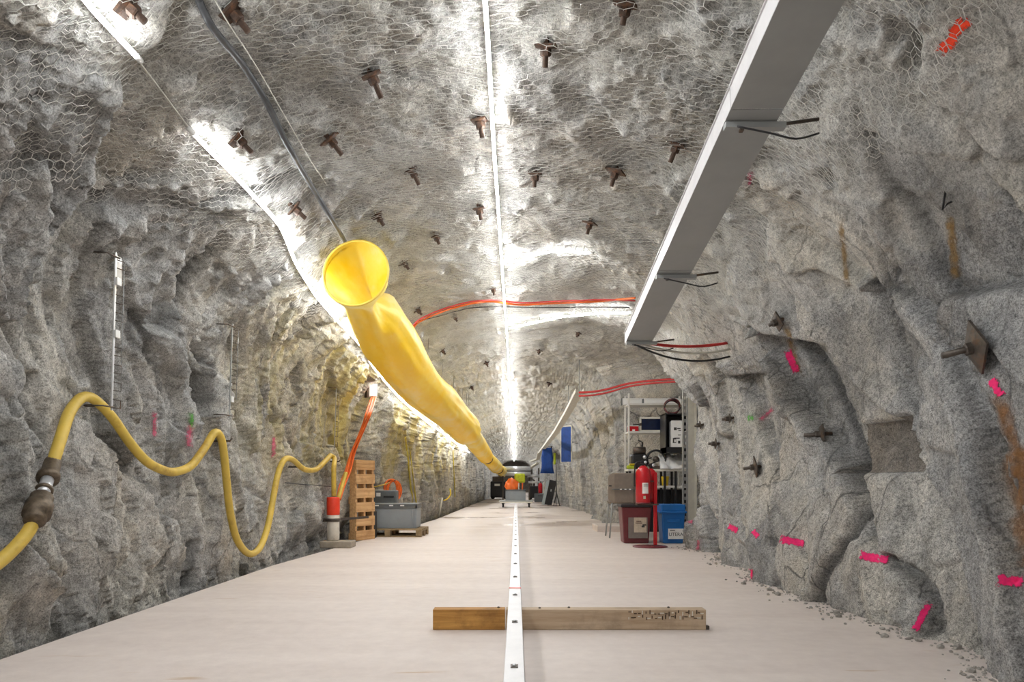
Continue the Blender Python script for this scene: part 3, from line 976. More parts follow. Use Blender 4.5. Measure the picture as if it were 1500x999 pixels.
for d in (3.62, 5.5, 7.12):
    P = tray_pt(d)
    h = cast(P + Vector((0.2, 0, -0.03)), (1, 0, 0.05), True)
    xw = min(h[0].x, P.x + 0.5)
    MB().box(((P.x + TW + .05) / 2 - t_org.x + P.x / 2, d - t_org.y, P.z - 0.018 - t_org.z), (TW + .05, 0.045, 0.03)).build('support_arm', GALV, tray)
    MB().tube([Vector((P.x + TW, d, P.z - .012)) - t_org, Vector((xw, d, P.z + .02)) - t_org], .009, 6).build('anchor_rod', DARK_STEEL, tray)
    MB().box((P.x + 0.09 - t_org.x, d - t_org.y, P.z - 0.04 - t_org.z), (0.02, 0.03, 0.012)).build('bolt', DARK_STEEL, tray)
    tw = [P + Vector((0.05, -0.05, -0.045)), P + Vector((0.22, -0.06, -0.085)), P + Vector((0.36, -0.05, -0.11)), Vector((xw - 0.02, d - 0.05, P.z - 0.08))]
    MB().tube([q - t_org for q in spline(tw, 4)], 0.0055, 5).build('tie_wire', CABLE_BLACK, tray)

# cables leaving the tray's far end
E = tray_pt(7.2)
def hang(a, b, sag, n=10):
    a, b = Vector(a), Vector(b)
    return [a.lerp(b, i / n) - Vector((0, 0, sag * 4 * (i / n) * (1 - i / n))) for i in range(n + 1)]
we = cast(E + Vector((0.3, 0.2, 0)), (1, 0.1, 0), True)[0]
tag(MB().tube(hang(E + Vector((0.07, 0.0, 0.012)), we + Vector((-0.02, 0, -0.08)), 0.11), 0.011, 8).build('cable', CABLE_BLACK),
    'black cable drooping from the far end of the cable tray to the right wall', 'cable')
tag(MB().tube(hang(E + Vector((0.13, 0.0, 0.014)), we + Vector((-0.02, 0, -0.0)), 0.075), 0.012, 8).build('cable', CABLE_WHITE),
    'pale cable drooping from the far end of the cable tray, above the black one', 'cable')
tag(MB().tube(hang(E + Vector((0.20, 0.02, 0.016)), we + Vector((-0.02, 0.05, 0.08)), 0.04), 0.016, 8).build('cable', RED_CABLE),
    'short dark red cable at the far end of the cable tray', 'cable')

# the paler tray that goes on along the far right wall
tray2 = empty('cable_tray', pix(838, 598, 16.5))
tag(tray2, 'narrow white cable tray running on along the far right side of the roof', 'cable tray')
T2 = [pix(849, 574, 14.0), pix(833, 604, 16.8), pix(816, 632, 20.5), pix(800, 653, 27), pix(791, 664, 33)]
o2 = Vector(tray2.location)
for a, b in zip(T2[:-1], T2[1:]):
    A, B = a - o2, b - o2
    mb = MB().bar(A, B, 0.16, 0.006)
    for s in (-0.08, 0.08):
        mb.bar(A + Vector((s, 0, 0.035)), B + Vector((s, 0, 0.035)), 0.006, 0.08)
    mb.build('tray_length', PALE_PANEL, tray2)
    h = cast(a + Vector((0, 0.1, 0)), (0.0, 0, 1), True)
    if h: MB().tube([A + Vector((0, 0.1, 0)), h[0] - o2], 0.008, 5).build('hanger_rod', GALV, tray2)
for pts in (((790, 664, 33), (788, 672, 35), (778, 676, 36)), ((788, 678, 36.5), (782, 682, 37), (774, 688, 38))):
    mb = MB()
    q = [pix(*p) - o2 for p in pts]
    for a, b in zip(q[:-1], q[1:]): mb.bar(a, b, 0.18, 0.07)
    mb.build('tray_branch', PALE_PANEL, tray2)

# ------------------------------------------------------------------ loose cables on the rock
def rock_cable(pixels, r, mat, label, off=0.07, n=5, rel=2, name='cable', cat='cable'):
    pts = spline(rock_path(pixels, off, n, rel), 2)
    return tag(MB().tube(pts, r, 8).build(name, mat), label, cat)
rock_cable([(276, -25), (285, -2), (300, 28), (345, 80), (383, 140), (405, 188), (430, 233), (465, 290), (499, 346)], 0.021, CABLE_GREY,
           'thick dark grey hose on the upper left roof running to the duct mouth', 0.06, name='power_hose', cat='hose')
rock_cable([(300, -20), (318, 12), (360, 75), (400, 145), (440, 215), (470, 260)], 0.0035, CABLE_WHITE,
           'thin pale wire beside the thick dark grey roof hose', 0.08, name='wire', cat='wire')
rock_cable([(598, 480), (606, 468), (625, 458), (655, 446), (690, 437), (720, 434), (760, 440), (820, 437), (880, 435), (935, 430)], 0.014, ORANGE_CABLE,
           'lighter orange cable arching over the roof from duct to tray', 0.07)
rock_cable([(597, 474), (608, 462), (630, 451), (660, 440), (690, 433), (722, 431), (765, 436), (820, 433), (880, 431), (936, 433)], 0.011, RED_CABLE,
           'darker red-orange cable lying just above the orange roof cable', 0.08)
rock_cable([(612, 466), (640, 459), (680, 447), (720, 444), (790, 446), (850, 445), (925, 446)], 0.007, CABLE_BLACK,
           'thin black cable just below the orange cables crossing the roof', 0.05)
for k, (dy, r, lab) in enumerate(((0, 0.022, 'upper red cable over the store niche, from white tray to right wall'), (5, 0.018, 'lower red cable over the store niche, from white tray to right wall'))):
    pts = [pix(848, 575 + dy, 13.7), pix(868, 574 + dy, 13.6), pix(890, 570 + dy, 13.5), pix(920, 562 + dy * .9, 13.3), pix(950, 558 + dy * .8, 13.0), pix(975, 556 + dy * .8, 12.7), pix(1000, 555 + dy * .8, 12.3)]
    tag(MB().tube(spline(pts, 5), r, 8).build('cable', RED_CABLE), lab, 'cable')
rock_cable([(411, 707), (430, 709), (455, 711), (486, 713)], 0.006, CABLE_BLACK, 'thin black wire stretched along the left wall below the yellow hose', 0.06, name='wire', cat='wire')

# ------------------------------------------------------------------ rock bolts
def rock_bolt(px, py, size, rod, label, spin=0.3, off=0.035, tilt=0.0, mat=None):
    p, n = on_rock(px, py)
    p = p + n * off
    z = n
    x = z.cross(Vector((0, 1, 0))).normalized(); y = z.cross(x)
    R = Matrix((x, y, z)).transposed() @ Matrix.Rotation(spin, 3, 'Z') @ Matrix.Rotation(tilt, 3, 'X')
    root = empty('rock_bolt', p, rot=R.to_euler())
    tag(root, label, 'rock bolt')
    mat = mat or RUST
    s = size / 2
    # slightly domed square plate
    pl = MB()
    bm = bmesh.new()
    bmesh.ops.create_grid(bm, x_segments=4, y_segments=4, size=s)
    for v in bm.verts:
        v.co.z = 0.09 * size * max(0, 1 - (v.co.length / s) ** 2)
    g = bmesh.ops.extrude_face_region(bm, geom=bm.faces[:])
    for e in g['geom']:
        if isinstance(e, bmesh.types.BMVert): e.co.z += 0.012
    bm.verts.index_update()
    pl.add([v.co.copy() for v in bm.verts], [[v.index for v in f.verts] for f in bm.faces]); bm.free()
    pl.build('plate', mat, root)
    MB().lathe([(0.034, 0.02), (0.034, 0.055), (0.028, 0.062)], 6, smooth=False).build('nut', mat, root)
    MB().tube([(0, 0, -0.08), (0, 0, rod)], 0.018, 10).build('rod', mat, root)
    return root
TILT_SIGN = 1
BOLTS = [  # pixel x, y, plate size, rod length, label, spin
    (182, 2, .15, .10, 'rusty rock bolt at the top left beside the near shoulder rope light', .3),
    (337, 12, .15, .12, 'rusty rock bolt between the near shoulder rope light and the thick dark roof hose', .5),
    (345, 200, .16, .12, 'rusty rock bolt plate just right of where the far shoulder rope light begins', .2),
    (480, 200, .16, .13, 'dark rock bolt right of the thick dark hose, half way along it', .6),
    (542, 105, .15, .14, 'rusty rock bolt high on the left half of the roof, hanging rod facing down', .1),
    (602, 246, .14, .13, 'rusty rock bolt midway between dark hose and central rope light', .9),
    (428, 302, .16, .12, 'rusty rock bolt just right of the bend in the left wall rope light', .4),
    (551, 313, .14, .11, 'small rusty rock bolt on the roof just above the duct mouth', .2),
    (590, 382, .15, .10, 'dark rock bolt on the roof just right of the duct mouth', .7),
    (702, 172, .13, .12, 'rusty rock bolt nearest to the central rope light on its left', .5),
    (701, 302, .13, .11, 'small rusty rock bolt left of the central rope light, above the orange cables', .3),
    (637, 342, .12, .10, 'small rock bolt on the roof between duct mouth and central rope light', .2),
    (610, 452, .13, .10, 'rock bolt above the orange cables where they leave the duct', .8),
    (665, 461, .13, .10, 'rock bolt below the orange cables, left of the central rope light', .4),
    (647, 512, .13, .10, 'rock bolt on the roof above the middle of the yellow duct', .6),
    (800, 62, .16, .12, 'rusty rock bolt in the torn netting right of the central rope light', .2),
    (918, 2, .15, .10, 'rusty rock bolt at the top edge between central light and cable tray', .6),
    (994, 208, .17, .13, 'dark rusty rock bolt close to the left edge of the cable tray', .7),
    (903, 248, .17, .12, 'dark rusty rock bolt left of the one beside the cable tray', .8),
    (784, 251, .14, .11, 'rusty rock bolt just right of the central rope light, above the branches', .1),
    (865, 324, .15, .11, 'dark rock bolt above the end of the nearer branch light', .8),
    (848, 486, .13, .09, 'small rock bolt on the roof below the farther branch light', .3),
    (790, 512, .14, .09, 'small rock bolt right of the central light, beyond the branch lights', .5),
    (722, 420, .12, .10, 'small rock bolt right above the orange cables beside the central light', .4),
    (712, 530, .14, .10, 'small rock bolt left of the central light, beyond the orange cables', .4),
    (690, 566, .15, .10, 'small rock bolt above the bulging end of the first duct section', .4),
    (805, 560, .15, .10, 'small rock bolt on the far roof above the narrow white tray', .2),
]
for px, py, s, rd, lab, sp in BOLTS:
    rock_bolt(px, py, s * .82, rd, lab, sp * .5, .015, (.32 + .12 * math.sin(px)) * TILT_SIGN)
WBOLTS = [
    (1448, 508, .21, .17, 'largest rock bolt, dark tilted plate high on the near right wall', .75, .06, .35),
    (1146, 468, .14, .09, 'black rock bolt at the lower edge of the netting on the right wall', .3, .04, .0),
    (1213, 636, .15, .15, 'rock bolt with long rod left of the brown hollow in the right wall', .2, .05, .2),
    (1114, 684, .17, .13, 'rock bolt with pointed plate on the right wall, above the pink marks', .78, .05, .2),
    (1074, 612, .09, .10, 'small rock bolt below the netting edge, second smallest on the right wall', .3, .04, 0),
    (1053, 650, .10, .10, 'dark rock bolt low on the right wall, near the store niche', .6, .04, 0),
    (1030, 622, .09, .09, 'smallest rock bolt, at the corner of the right wall beside the niche', .6, .04, 0),
]
for px, py, s, rd, lab, sp, of, ti in WBOLTS:
    rock_bolt(px, py, s, rd, lab, sp, of, ti, DARK_STEEL)
p, n = on_rock(1393, 296)
tag(MB().tube([p - n * .03, p + n * .02, p + n * 0.05 + Vector((0, 0, -.02)), p + n * .03 + Vector((0, 0, .09))], 0.006, 6).build('steel_pin', CABLE_BLACK),
    'bent black steel pin in the upper right wall, left above the largest rock bolt', 'pin')

# ------------------------------------------------------------------ spray paint and rust on the rock
def paint_mat(name, col, soft, thr=0.5, scale=30, strength=1.0):
    m, nt, bs = new_mat(name)
    at = N(nt, 'ShaderNodeAttribute', attribute_name='edge')
    co = N(nt, 'ShaderNodeTexCoord').outputs['Object']
    n = noise(nt, co, scale, 5, 0.7)
    a = math_node(nt, 'ADD', at.outputs['Fac'], math_node(nt, 'MULTIPLY', math_node(nt, 'SUBTRACT', n, 0.5), 2.2))
    al = ramp(nt, a, [(thr, (0, 0, 0)), (min(1, thr + soft), (strength,) * 3)])
    g = ramp(nt, noise(nt, co, scale * 1.7, 4), [(0.35, tuple(c * .8 for c in col)), (0.65, col)])
    L(nt, g, bs.inputs['Base Color'])
    bs.inputs['Roughness'].default_value = 0.8
    tr = N(nt, 'ShaderNodeBsdfTransparent')
    ms = N(nt, 'ShaderNodeMixShader')
    L(nt, al, ms.inputs[0]); L(nt, tr.outputs[0], ms.inputs[1]); L(nt, bs.outputs[0], ms.inputs[2])
    L(nt, ms.outputs[0], nt.nodes['Material Output'].inputs['Surface'])
    return m
PINK = paint_mat('pink_spray_paint', srgb(246, 38, 118), 0.2, 0.34)
PINK_FAINT = paint_mat('faint_pink_spray_paint', srgb(226, 110, 140), 0.6, 0.42, 30, 0.7)
ORANGE_P = paint_mat('orange_spray_paint', srgb(250, 70, 30), 0.3, 0.34)
GREEN_P = paint_mat('green_spray_paint', srgb(110, 190, 90), 0.6, 0.45, 30, 0.7)
RUST_P = paint_mat('rust_run', srgb(148, 98, 42), 0.9, 0.25, 9, 0.62)
OCHRE_P = paint_mat('ochre_seepage', srgb(160, 122, 52), 0.9, 0.35, 14, 0.6)
def decal(name, a, b, width, mat, nl=16, nw=8, label=None, wall=None):
    """a streak of paint lying on the rock from pixel a to pixel b, width in pixels"""
    a, b = Vector(a), Vector(b)
    t = (b - a).normalized(); s = Vector((-t.y, t.x))
    vs, ed = [], []
    hit_wall = None
    for i in range(nl + 1):
        for j in range(nw + 1):
            q = a.lerp(b, i / nl) + s * width * (j / nw - 0.5)
            h = cast((0, 0, CAMZ), ((q.x - VX) / F, 1, -(q.y - VY) / F), True)
            vs.append(h[0] + h[1] * 0.006)
            ex = min(i, nl - i) / (nl * 0.22); ey = min(j, nw - j) / (nw * 0.42)
            ed.append(max(0.0, min(1.0, ex, ey)))
    # leave out cells that jump across a step in the rock
    fs = []
    for i in range(nl):
        for j in range(nw):
            f = [i * (nw + 1) + j, i * (nw + 1) + j + 1, (i + 1) * (nw + 1) + j + 1, (i + 1) * (nw + 1) + j]
            ys = [vs[k].y for k in f]
            if max(ys) - min(ys) < 0.35: fs.append(f)
    o = MB().add(vs, fs, True).build(name, mat, wall)
    at = o.data.attributes.new('edge', 'FLOAT', 'POINT')
    at.data.foreach_set('value', ed)
    if label: o['label'] = label
    return o
W = wall_right
for a, b, w, m, lab in (
    ((1141, 789), (1182, 798), 16, PINK, 'pink spray mark'), ((1257, 812), (1305, 822), 18, PINK, 'pink spray mark'),
    ((1362, 880), (1337, 928), 15, PINK, 'slanting pink spray mark'), ((1457, 848), (1503, 854), 22, PINK, 'pink spray mark'),
    ((1452, 553), (1468, 582), 20, PINK, 'pink spray mark below a bolt'), ((1066, 770), (1082, 778), 12, PINK, 'small pink spray mark'),
    ((1102, 778), (1112, 787), 12, PINK, 'small pink spray mark'), ((1101, 832), (1099, 853), 9, PINK, 'small upright pink spray mark'),
    ((1002, 760), (1017, 766), 14, PINK_FAINT, 'faint pink spray mark'), ((1024, 788), (1022, 810), 10, PINK_FAINT, 'faint pink spray mark'),
    ((1153, 512), (1168, 548), 16, PINK, 'red-pink spray mark'), ((1420, 22), (1374, 84), 26, ORANGE_P, 'orange spray mark'),
    ((1100, 248), (1096, 276), 14, PINK_FAINT, 'faint pink spray mark'), ((1094, 612), (1106, 612), 16, GREEN_P, 'faint green spray mark'),
    ((1110, 618), (1136, 596), 12, PINK_FAINT, 'faint pink spray mark')):
    decal('paint_mark', a, b, w, m, label=lab, wall=W)
for a, b, w, m in (((1462, 570), (1502, 700), 40, RUST_P), ((1486, 640), (1508, 840), 60, RUST_P), ((1231, 308), (1242, 430), 14, OCHRE_P),
                   ((1150, 470), (1175, 560), 14, OCHRE_P), ((1392, 305), (1402, 420), 26, OCHRE_P)):
    decal('rust_streak', a, b, w, m, 24, 6, 'rusty run of seepage', W)
for a, b, w, m, lab in (((226, 600), (226, 645), 13, PINK_FAINT, 'faint pink spray mark'), ((278, 615), (276, 660), 18, PINK_FAINT, 'faint pink spray mark'),
                   ((280, 600), (280, 632), 14, GREEN_P, 'faint green spray mark'), ((401, 635), (400, 675), 12, PINK_FAINT, 'faint pink spray mark')):
    decal('paint_mark', a, b, w, m, label=lab, wall=wall_left)
# ------------------------------------------------------------------ yellow hose on the left wall
HOSE_M = simple_mat('dirty_yellow_hose', srgb(204, 174, 74), 0.5, var=0.16, scale=5, bump=0.15, dirt=srgb(150, 118, 44))
BRASS = simple_mat('brown_cast_fitting', (0.13, 0.10, 0.07), 0.5, 0.6, var=0.4, scale=40)
hose_px1 = [(-40, 850), (-5, 826), (20, 804), (42, 778), (54, 752)]
hose_px2 = [(76, 682), (88, 645), (100, 608), (114, 587), (127, 581), (142, 588), (165, 612), (190, 648), (215, 676), (240, 689), (258, 691), (280, 682),
            (300, 656), (314, 634), (323, 640), (328, 665), (332, 705), (337, 750), (347, 790), (364, 811), (380, 803), (392, 772), (400, 730), (407, 695), (416, 674),
            (428, 673), (445, 687), (462, 688), (474, 678), (484, 667)]
H1 = wall_path(hose_px1, 0.10, 4, 6); H2 = wall_path(hose_px2, 0.10, 4, 7)
tail = [H2[-1] + Vector((0.05, 0.05, -0.05)), pix(489, 685, 10.3), pix(489, 712, 10.33), pix(489, 727, 10.35)]
hose = empty('air_hose', H2[len(H2) // 3]); ho = Vector(hose.location)
tag(hose, 'thick yellow hose looped along the left rock wall over pegs', 'hose')
MB().tube([p - ho for p in H1], 0.037, 12).build('hose_length', HOSE_M, hose)
MB().tube([p - ho for p in H2 + spline([H2[-1]] + tail, 4)[1:]], 0.037, 12, rfun=lambda t: 0.037).build('hose_length', HOSE_M, hose)
ca, cb = H1[-1], H2[0]
ax = (cb - ca).normalized(); q = ax.to_track_quat('Z', 'Y').to_matrix().to_4x4()
ln = (cb - ca).length
T = Matrix.Translation(ca - ho) @ q
MB().lathe([(.048, -.08), (.058, -.07), (.058, -.02), (.074, -.015), (.074, ln * .16), (.06, ln * .2), (.064, ln * .3), (.05, ln * .34)], 18, T).build('coupling', BRASS, hose)
MB().lathe([(.036, ln * .33), (.036, ln * .70)], 16, T).build('coupling_sleeve', SILVER, hose)
MB().lathe([(.047, ln * .44), (.05, ln * .45), (.05, ln * .48), (.047, ln * .49)], 16, T).build('coupling_ring', BRASS, hose)
MB().lathe([(.045, ln * .68), (.064, ln * .70), (.064, ln * .78), (.05, ln * .82), (.05, ln * 1.05), (.047, ln * 1.1)], 18, T).build('coupling', BRASS, hose)
pa = pix(58, 727, (ca.y + cb.y) / 2 - .04)
MB().tube([pa - ho + Vector((.03, 0, 0)), pa - ho + Vector((-.05, -.0, .006)), pa - ho + Vector((-.11, -.0, .006))], 0.010, 8).build('valve_handle', SILVER, hose)
for (px, py, lab) in ((127, 594, 'steel peg carrying the first crest of the yellow hose'), (316, 646, 'steel peg carrying the second crest of the yellow hose'),
                      (423, 684, 'steel peg carrying the third crest of the yellow hose'), (484, 676, 'steel peg carrying the last crest of the yellow hose')):
    p, n = on_rock(px, py)
    tag(MB().tube([p - n * .1, p + n * .14, p + n * .16 + Vector((0, 0, .03))], 0.011, 8).build('wall_peg', DARK_STEEL), lab, 'peg')
# ------------------------------------------------------------------ wire cable ladders on the left wall
def ladder(px0, py0, px1, py1, cells, whites, label, w=0.075, rail_m=None):
    top, n = on_rock(px0, py0); bot, _ = on_rock(px1, py1)
    d = (top.y + bot.y) / 2
    top = Vector((max(top.x, bot.x), d, top.z)) + Vector((.07, 0, 0)); bot = Vector((top.x - 0.03, d, bot.z))
    root = empty('cable_ladder', bot); tag(root, label, 'cable ladder')
    axis = top - bot; ln = axis.length; axis.normalize()
    along = Vector((0.25, 1, 0)).normalized()
    z0 = Vector((0, 0, 0))
    MB().bar(z0, axis * ln, 0.018, 0.008, up=(1, 0, 0)).build('rail', rail_m or SILVER, root)
    MB().tube([along * w + axis * ln * .2, along * w + axis * ln * .95], 0.003, 6).build('outer_wire', GALV, root)
    for k in range(cells):
        a = ln * (k + 0.15) / cells; b = ln * (k + 0.62) / cells
        if k in whites:
            MB().box(axis * (a + b) / 2 + along * .02 + Vector((.008, 0, 0)), (0.012, 0.05, (b - a) * .9)).build('white_clip', WHITE_PLASTIC, root)
        else:
            MB().tube([axis * a, axis * a + along * w, axis * b + along * w, axis * b], 0.0035, 6).build('wire_loop', DARK_STEEL, root)
    for a in (0.02, 0.97):
        p = bot + axis * ln * a
        MB().tube([axis * ln * a + Vector((.01, 0.03, 0)), axis * ln * a + Vector((-.0, -.10, 0)), axis * ln * a + Vector((-.10, -.11, 0))], 0.006, 6).build('anchor_pin', DARK_STEEL, root)
    return root
lad = ladder(123, 352, 112, 606, 9, (4, 7), 'narrow metal ladder strip with white clips standing above the first hose crest')
MB().box(Vector((.02, .04, 1.0)), (0.004, 0.09, 0.17), bevel=0.0015).build('plastic_cover', simple_mat('clear_grey_plastic', (.6, .6, .58), .15), lad)
ladder(318, 468, 311, 614, 7, (1,), 'faint thin wire ladder strip on the left wall above the second hose crest', 0.09, GALV)
ladder(479, 562, 477, 658, 6, (), 'thin wire ladder strip on the left wall above the last hose crest', 0.09, GALV)

# ------------------------------------------------------------------ group beside the duct: pipe, pallets, crate
blk = empty('concrete_block', (-2.70, 10.35, 0))
tag(blk, 'low concrete block on the slab edge carrying the white pipe', 'block')
MB().box((0, 0, 0.05), (0.47, 0.32, 0.10), bevel=0.012).build('block', CONCRETE_BLOCK, blk)
pp = empty('drain_pipe', (-2.78, 10.38, 0.10))
tag(pp, 'short white standing pipe with an orange-red collar on a concrete block', 'pipe')
MB().lathe([(.088, 0), (.092, .02), (.092, .62), (.08, .62), (.08, .03)], 24).build('pipe', PIPE_WHITE, pp)
MB().lathe([(.094, .39), (.097, .40), (.097, .645), (.09, .66), (.078, .655), (.078, .55)], 24, cap=False).build('collar', RED_CAP, pp)
cl = MB().lathe([(.094, .29), (.108, .295), (.108, .335), (.094, .34)], 24, cap=False)
cl.build('clamp', DARK_STEEL, pp)
MB().bar((-.09, 0, .31), (-.26, .02, .31), .035, .05).build('clamp_arm', DARK_STEEL, pp)
MB().bar((.09, .02, .32), (.42, .5, .33), .03, .035).build('clamp_arm', DARK_STEEL, pp)

def pallet(label, mat, W_, D_, H_=0.144, boards=5, name='pallet', bw=0.10, rails=False):
    root = empty(name, (0, 0, 0)); tag(root, label, 'pallet')
    for k in range(boards):
        y = -D_ / 2 + bw / 2 + (D_ - bw) * k / (boards - 1)
        MB().box((0, y, H_ - .011), (W_, bw, .022), bevel=.002).build('deck_board', mat, root)
    if rails:      # a heavy pallet: solid stringers between top and bottom boards
        for x in (-W_ / 2 + .025, 0, W_ / 2 - .025):
            MB().box((x, 0, H_ / 2), (.05, D_, H_ - .046), bevel=.003).build('stringer', mat, root)
        for y in (-D_ / 2 + .06, 0, D_ / 2 - .06):
            MB().box((0, y, .011), (W_, .12, .022)).build('bottom_board', mat, root)
        return root
    for x in (-W_ / 2 + .05, 0, W_ / 2 - .05):
        MB().box((x, 0, H_ - .033), (.10, D_, .022)).build('stringer_board', mat, root)
        for y in (-D_ / 2 + .06, 0, D_ / 2 - .06):
            MB().box((x, y, .061), (.10, .12, .078), bevel=.003).build('pallet_block', mat, root)
    for y in (-D_ / 2 + .06, 0, D_ / 2 - .06):
        MB().box((0, y, .011), (W_, .10, .022)).build('bottom_board', mat, root)
    return root
pal = pallet('wooden pallet lying under the grey crate at the left slab edge', WOOD_OLD, 1.22, 0.80)
pal.location = (-2.29, 12.62, 0)
pal.rotation_euler = (0, 0, math.radians(-2))
sp = pallet('bare wooden pallet standing on end behind the white pipe', WOOD_PALLET, 0.48, 1.36, 0.17, 6, bw=.165, rails=True)
sp.rotation_euler = (math.radians(90), 0, math.radians(62))
sp.location = (-2.72, 11.75, 0.68)

def open_crate(name, label, W_, D_, H_, mat, rim, lid=None, cat='crate'):
    root = empty(name, (0, 0, 0)); tag(root, label, cat)
    t = .012
    mb = MB()
    mb.box((0, 0, .012), (W_ - .05, D_ - .05, .024))
    for sx in (-1, 1): mb.box((sx * (W_ / 2 - .02), 0, H_ / 2), (t, D_ - .04, H_ - .01))
    for sy in (-1, 1): mb.box((0, sy * (D_ / 2 - .02), H_ / 2), (W_ - .04, t, H_ - .01))
    mb.build('crate_body', mat, root)
    rm = MB()
    for sx in (-1, 1): rm.box((sx * (W_ / 2 - .015), 0, H_ - .03), (.03, D_, .06), bevel=.004)
    for sy in (-1, 1): rm.box((0, sy * (D_ / 2 - .015), H_ - .03), (W_, .03, .06), bevel=.004)
    rm.build('rim', rim, root)
    rb = 4
    for sx in (-1, 1):
        for k in (0, 1):
            MB().box((sx * (W_ / 2 - .035 - k * .05), -D_ / 2 + .008, (H_ - .06) / 2 + .005), (.012, .018, H_ - .07)).build('rib', mat, root)
    if lid:
        MB().box((0, 0, H_ + .012), (W_ + .01, D_ + .01, .028), bevel=.006).build('lid', lid, root)
        for x in (-.26, 0, .2):
            MB().box((x, -D_ / 2 - .004, H_ - .005), (.07, .012, .02)).build('latch', PAPER, root)
    return root
cr = open_crate('storage_crate', 'large grey plastic crate with dark lid on the wooden pallet', 0.93, 0.6, 0.42, GREY_PLASTIC, DARK_GREY_PLASTIC, DARK_GREY_PLASTIC)
cr.location = (-2.265, 12.68, 0.145)
gb = empty('instrument_case', (-2.52, 13.2, 0.145)); tag(gb, 'grey instrument case standing behind the lidded crate, left of the orange coil', 'case')
MB().box((0, 0, .34), (.46, .22, .68), bevel=.02).build('case_body', DARK_GREY_PLASTIC, gb)
MB().box((-.12, -.113, .60), (.08, .008, .07)).build('label_plate', PAPER, gb)
MB().box((.08, -.118, .56), (.2, .016, .03), bevel=.004).build('handle', BLACK_PLASTIC, gb)
db = empty('black_case', (-2.60, 12.02, 0)); tag(db, 'dark case wedged between the standing pallet and the lying one', 'case')
MB().box((0, 0, .24), (.26, .22, .48), bevel=.02).build('case_body', BLACK_PLASTIC, db)
MB().box((0, -.115, .38), (.1, .012, .03), bevel=.003).build('handle', DARK_GREY_PLASTIC, db)

# junction box and the orange cables falling from it
p, n = on_rock(541, 570)
jb = empty('junction_box', p + n * .05); tag(jb, 'pale electrical junction box on the left wall beneath the duct', 'junction box')
JR = Matrix.Rotation(math.radians(35), 3, 'Z')
MB().box((0, 0, 0), (.17, .12, .26), JR, .012).build('box_body', PALE_PANEL, jb)
MB().box(JR @ Vector((.0, -.066, 0)), (.15, .014, .23), JR, .004).build('cover', WHITE_PLASTIC, jb)
MB().box(JR @ Vector((-.1, 0, 0)), (.03, .13, .28), JR).build('mounting_bracket', RUST, jb)
for k in (-1, 1):
    MB().tube([JR @ Vector((k * .04, 0, .12)), JR @ Vector((k * .04, 0, .2))], .016, 8).build('cable_gland', ORANGE_CABLE, jb)
jp = p + n * .05
fall0 = [jp + Vector((0.03, -.02, -.13)), pix(541, 604, 11.2), pix(535, 622, 11.2), pix(524, 645, 11.2), pix(515, 665, 11.2), pix(509, 690, 11.1), pix(502, 712, 10.9), pix(497, 732, 10.6)]
for k, (dx, dy, lab) in enumerate(((-.03, 0, 'leftmost orange cable falling from the junction box behind the standing pallet'), (0.0, -.03, 'front orange cable falling from the junction box to the white pipe'),
                       (.03, .01, 'rightmost orange cable falling from the junction box behind the standing pallet'), (.005, .035, 'rear orange cable in the bundle falling from the junction box'))):
    w = [q + Vector((dx * (1 + .6 * math.sin(i * 1.3 + k)), dy, 0)) for i, q in enumerate(fall0)]
    tag(MB().tube(spline(w, 5), .0155, 8).build('cable', ORANGE_CABLE), lab, 'cable')
tag(MB().tube(spline([pix(507, 692, 10.6), pix(503, 705, 10.55), pix(498, 722, 10.45), pix(495, 731, 10.4)], 5), .03, 10).build('hose_end', HOSE_M),
    'pale yellow hose end rising from the white pipe beside the orange cables', 'hose')
# orange coil on the wall behind the crate
p, n = on_rock(568, 716)
coil = empty('cable_coil', p + n * .10); tag(coil, 'coil of orange cable hung on the left wall behind the grey crate', 'cable coil')
for k in range(5):
    r = .15 + .012 * math.sin(k * 2.1); pts = []
    for i in range(25):
        a = 2 * math.pi * i / 24
        pts.append((r * math.cos(a) * .75 + .018 * (k - 2), .02 * (k - 2) + r * math.cos(a) * .6, r * 1.25 * math.sin(a) - .03 * k * .3))
    MB().tube(pts, .016, 7, caps=False).build('turn', ORANGE_CABLE, coil)
MB().tube([(-.12, 0, .15), (.06, 0, .17)], .012, 6).build('hook', DARK_STEEL, coil)
rock_cable([(520, 722), (535, 714), (550, 711), (562, 707)], .012, HOSE_M, 'thin yellow rope reaching from the standing pallet to the orange coil', .12, name='rope', cat='rope')

# olive webbing straps and stakes on the left wall
for px0, py0, px1, py1, w, lab in ((590, 640, 600, 736, .05, 'left olive-yellow strap hanging down the left wall right of the crate'), (596, 655, 606, 737, .045, 'right olive-yellow strap hanging down the left wall right of the crate'),
                              (661, 660, 664, 728, .06, 'olive-yellow strap hanging on the left wall below the end of the first duct section')):
    P = rock_path([(px0, py0), ((px0 + px1) / 2, (py0 + py1) / 2), (px1, py1)], .06, 5, 2)
    mb = MB()
    for a, b in zip(P[:-1], P[1:]): mb.bar(a, b, w, .012, up=(1, -.3, 0))
    tag(mb.build('strap', OLIVE_STRAP), lab, 'strap')
d_ = 19.2
tag(MB().tube([pix(643, 757, d_), pix(648, 729, d_ + .05)], .025, 8).build('stake', PALE_PANEL), 'pale stake leaning on the left wall near the floor', 'stake')
tag(MB().tube(spline([pix(659, 716, 20.3), pix(660, 724, 20.2), pix(655, 731, 20.1), pix(650, 733, 20.0)], 4), .02, 8).build('hose_end', YELLOW_PAINT), 'short curled pale yellow hose end beside the leaning stake', 'hose')

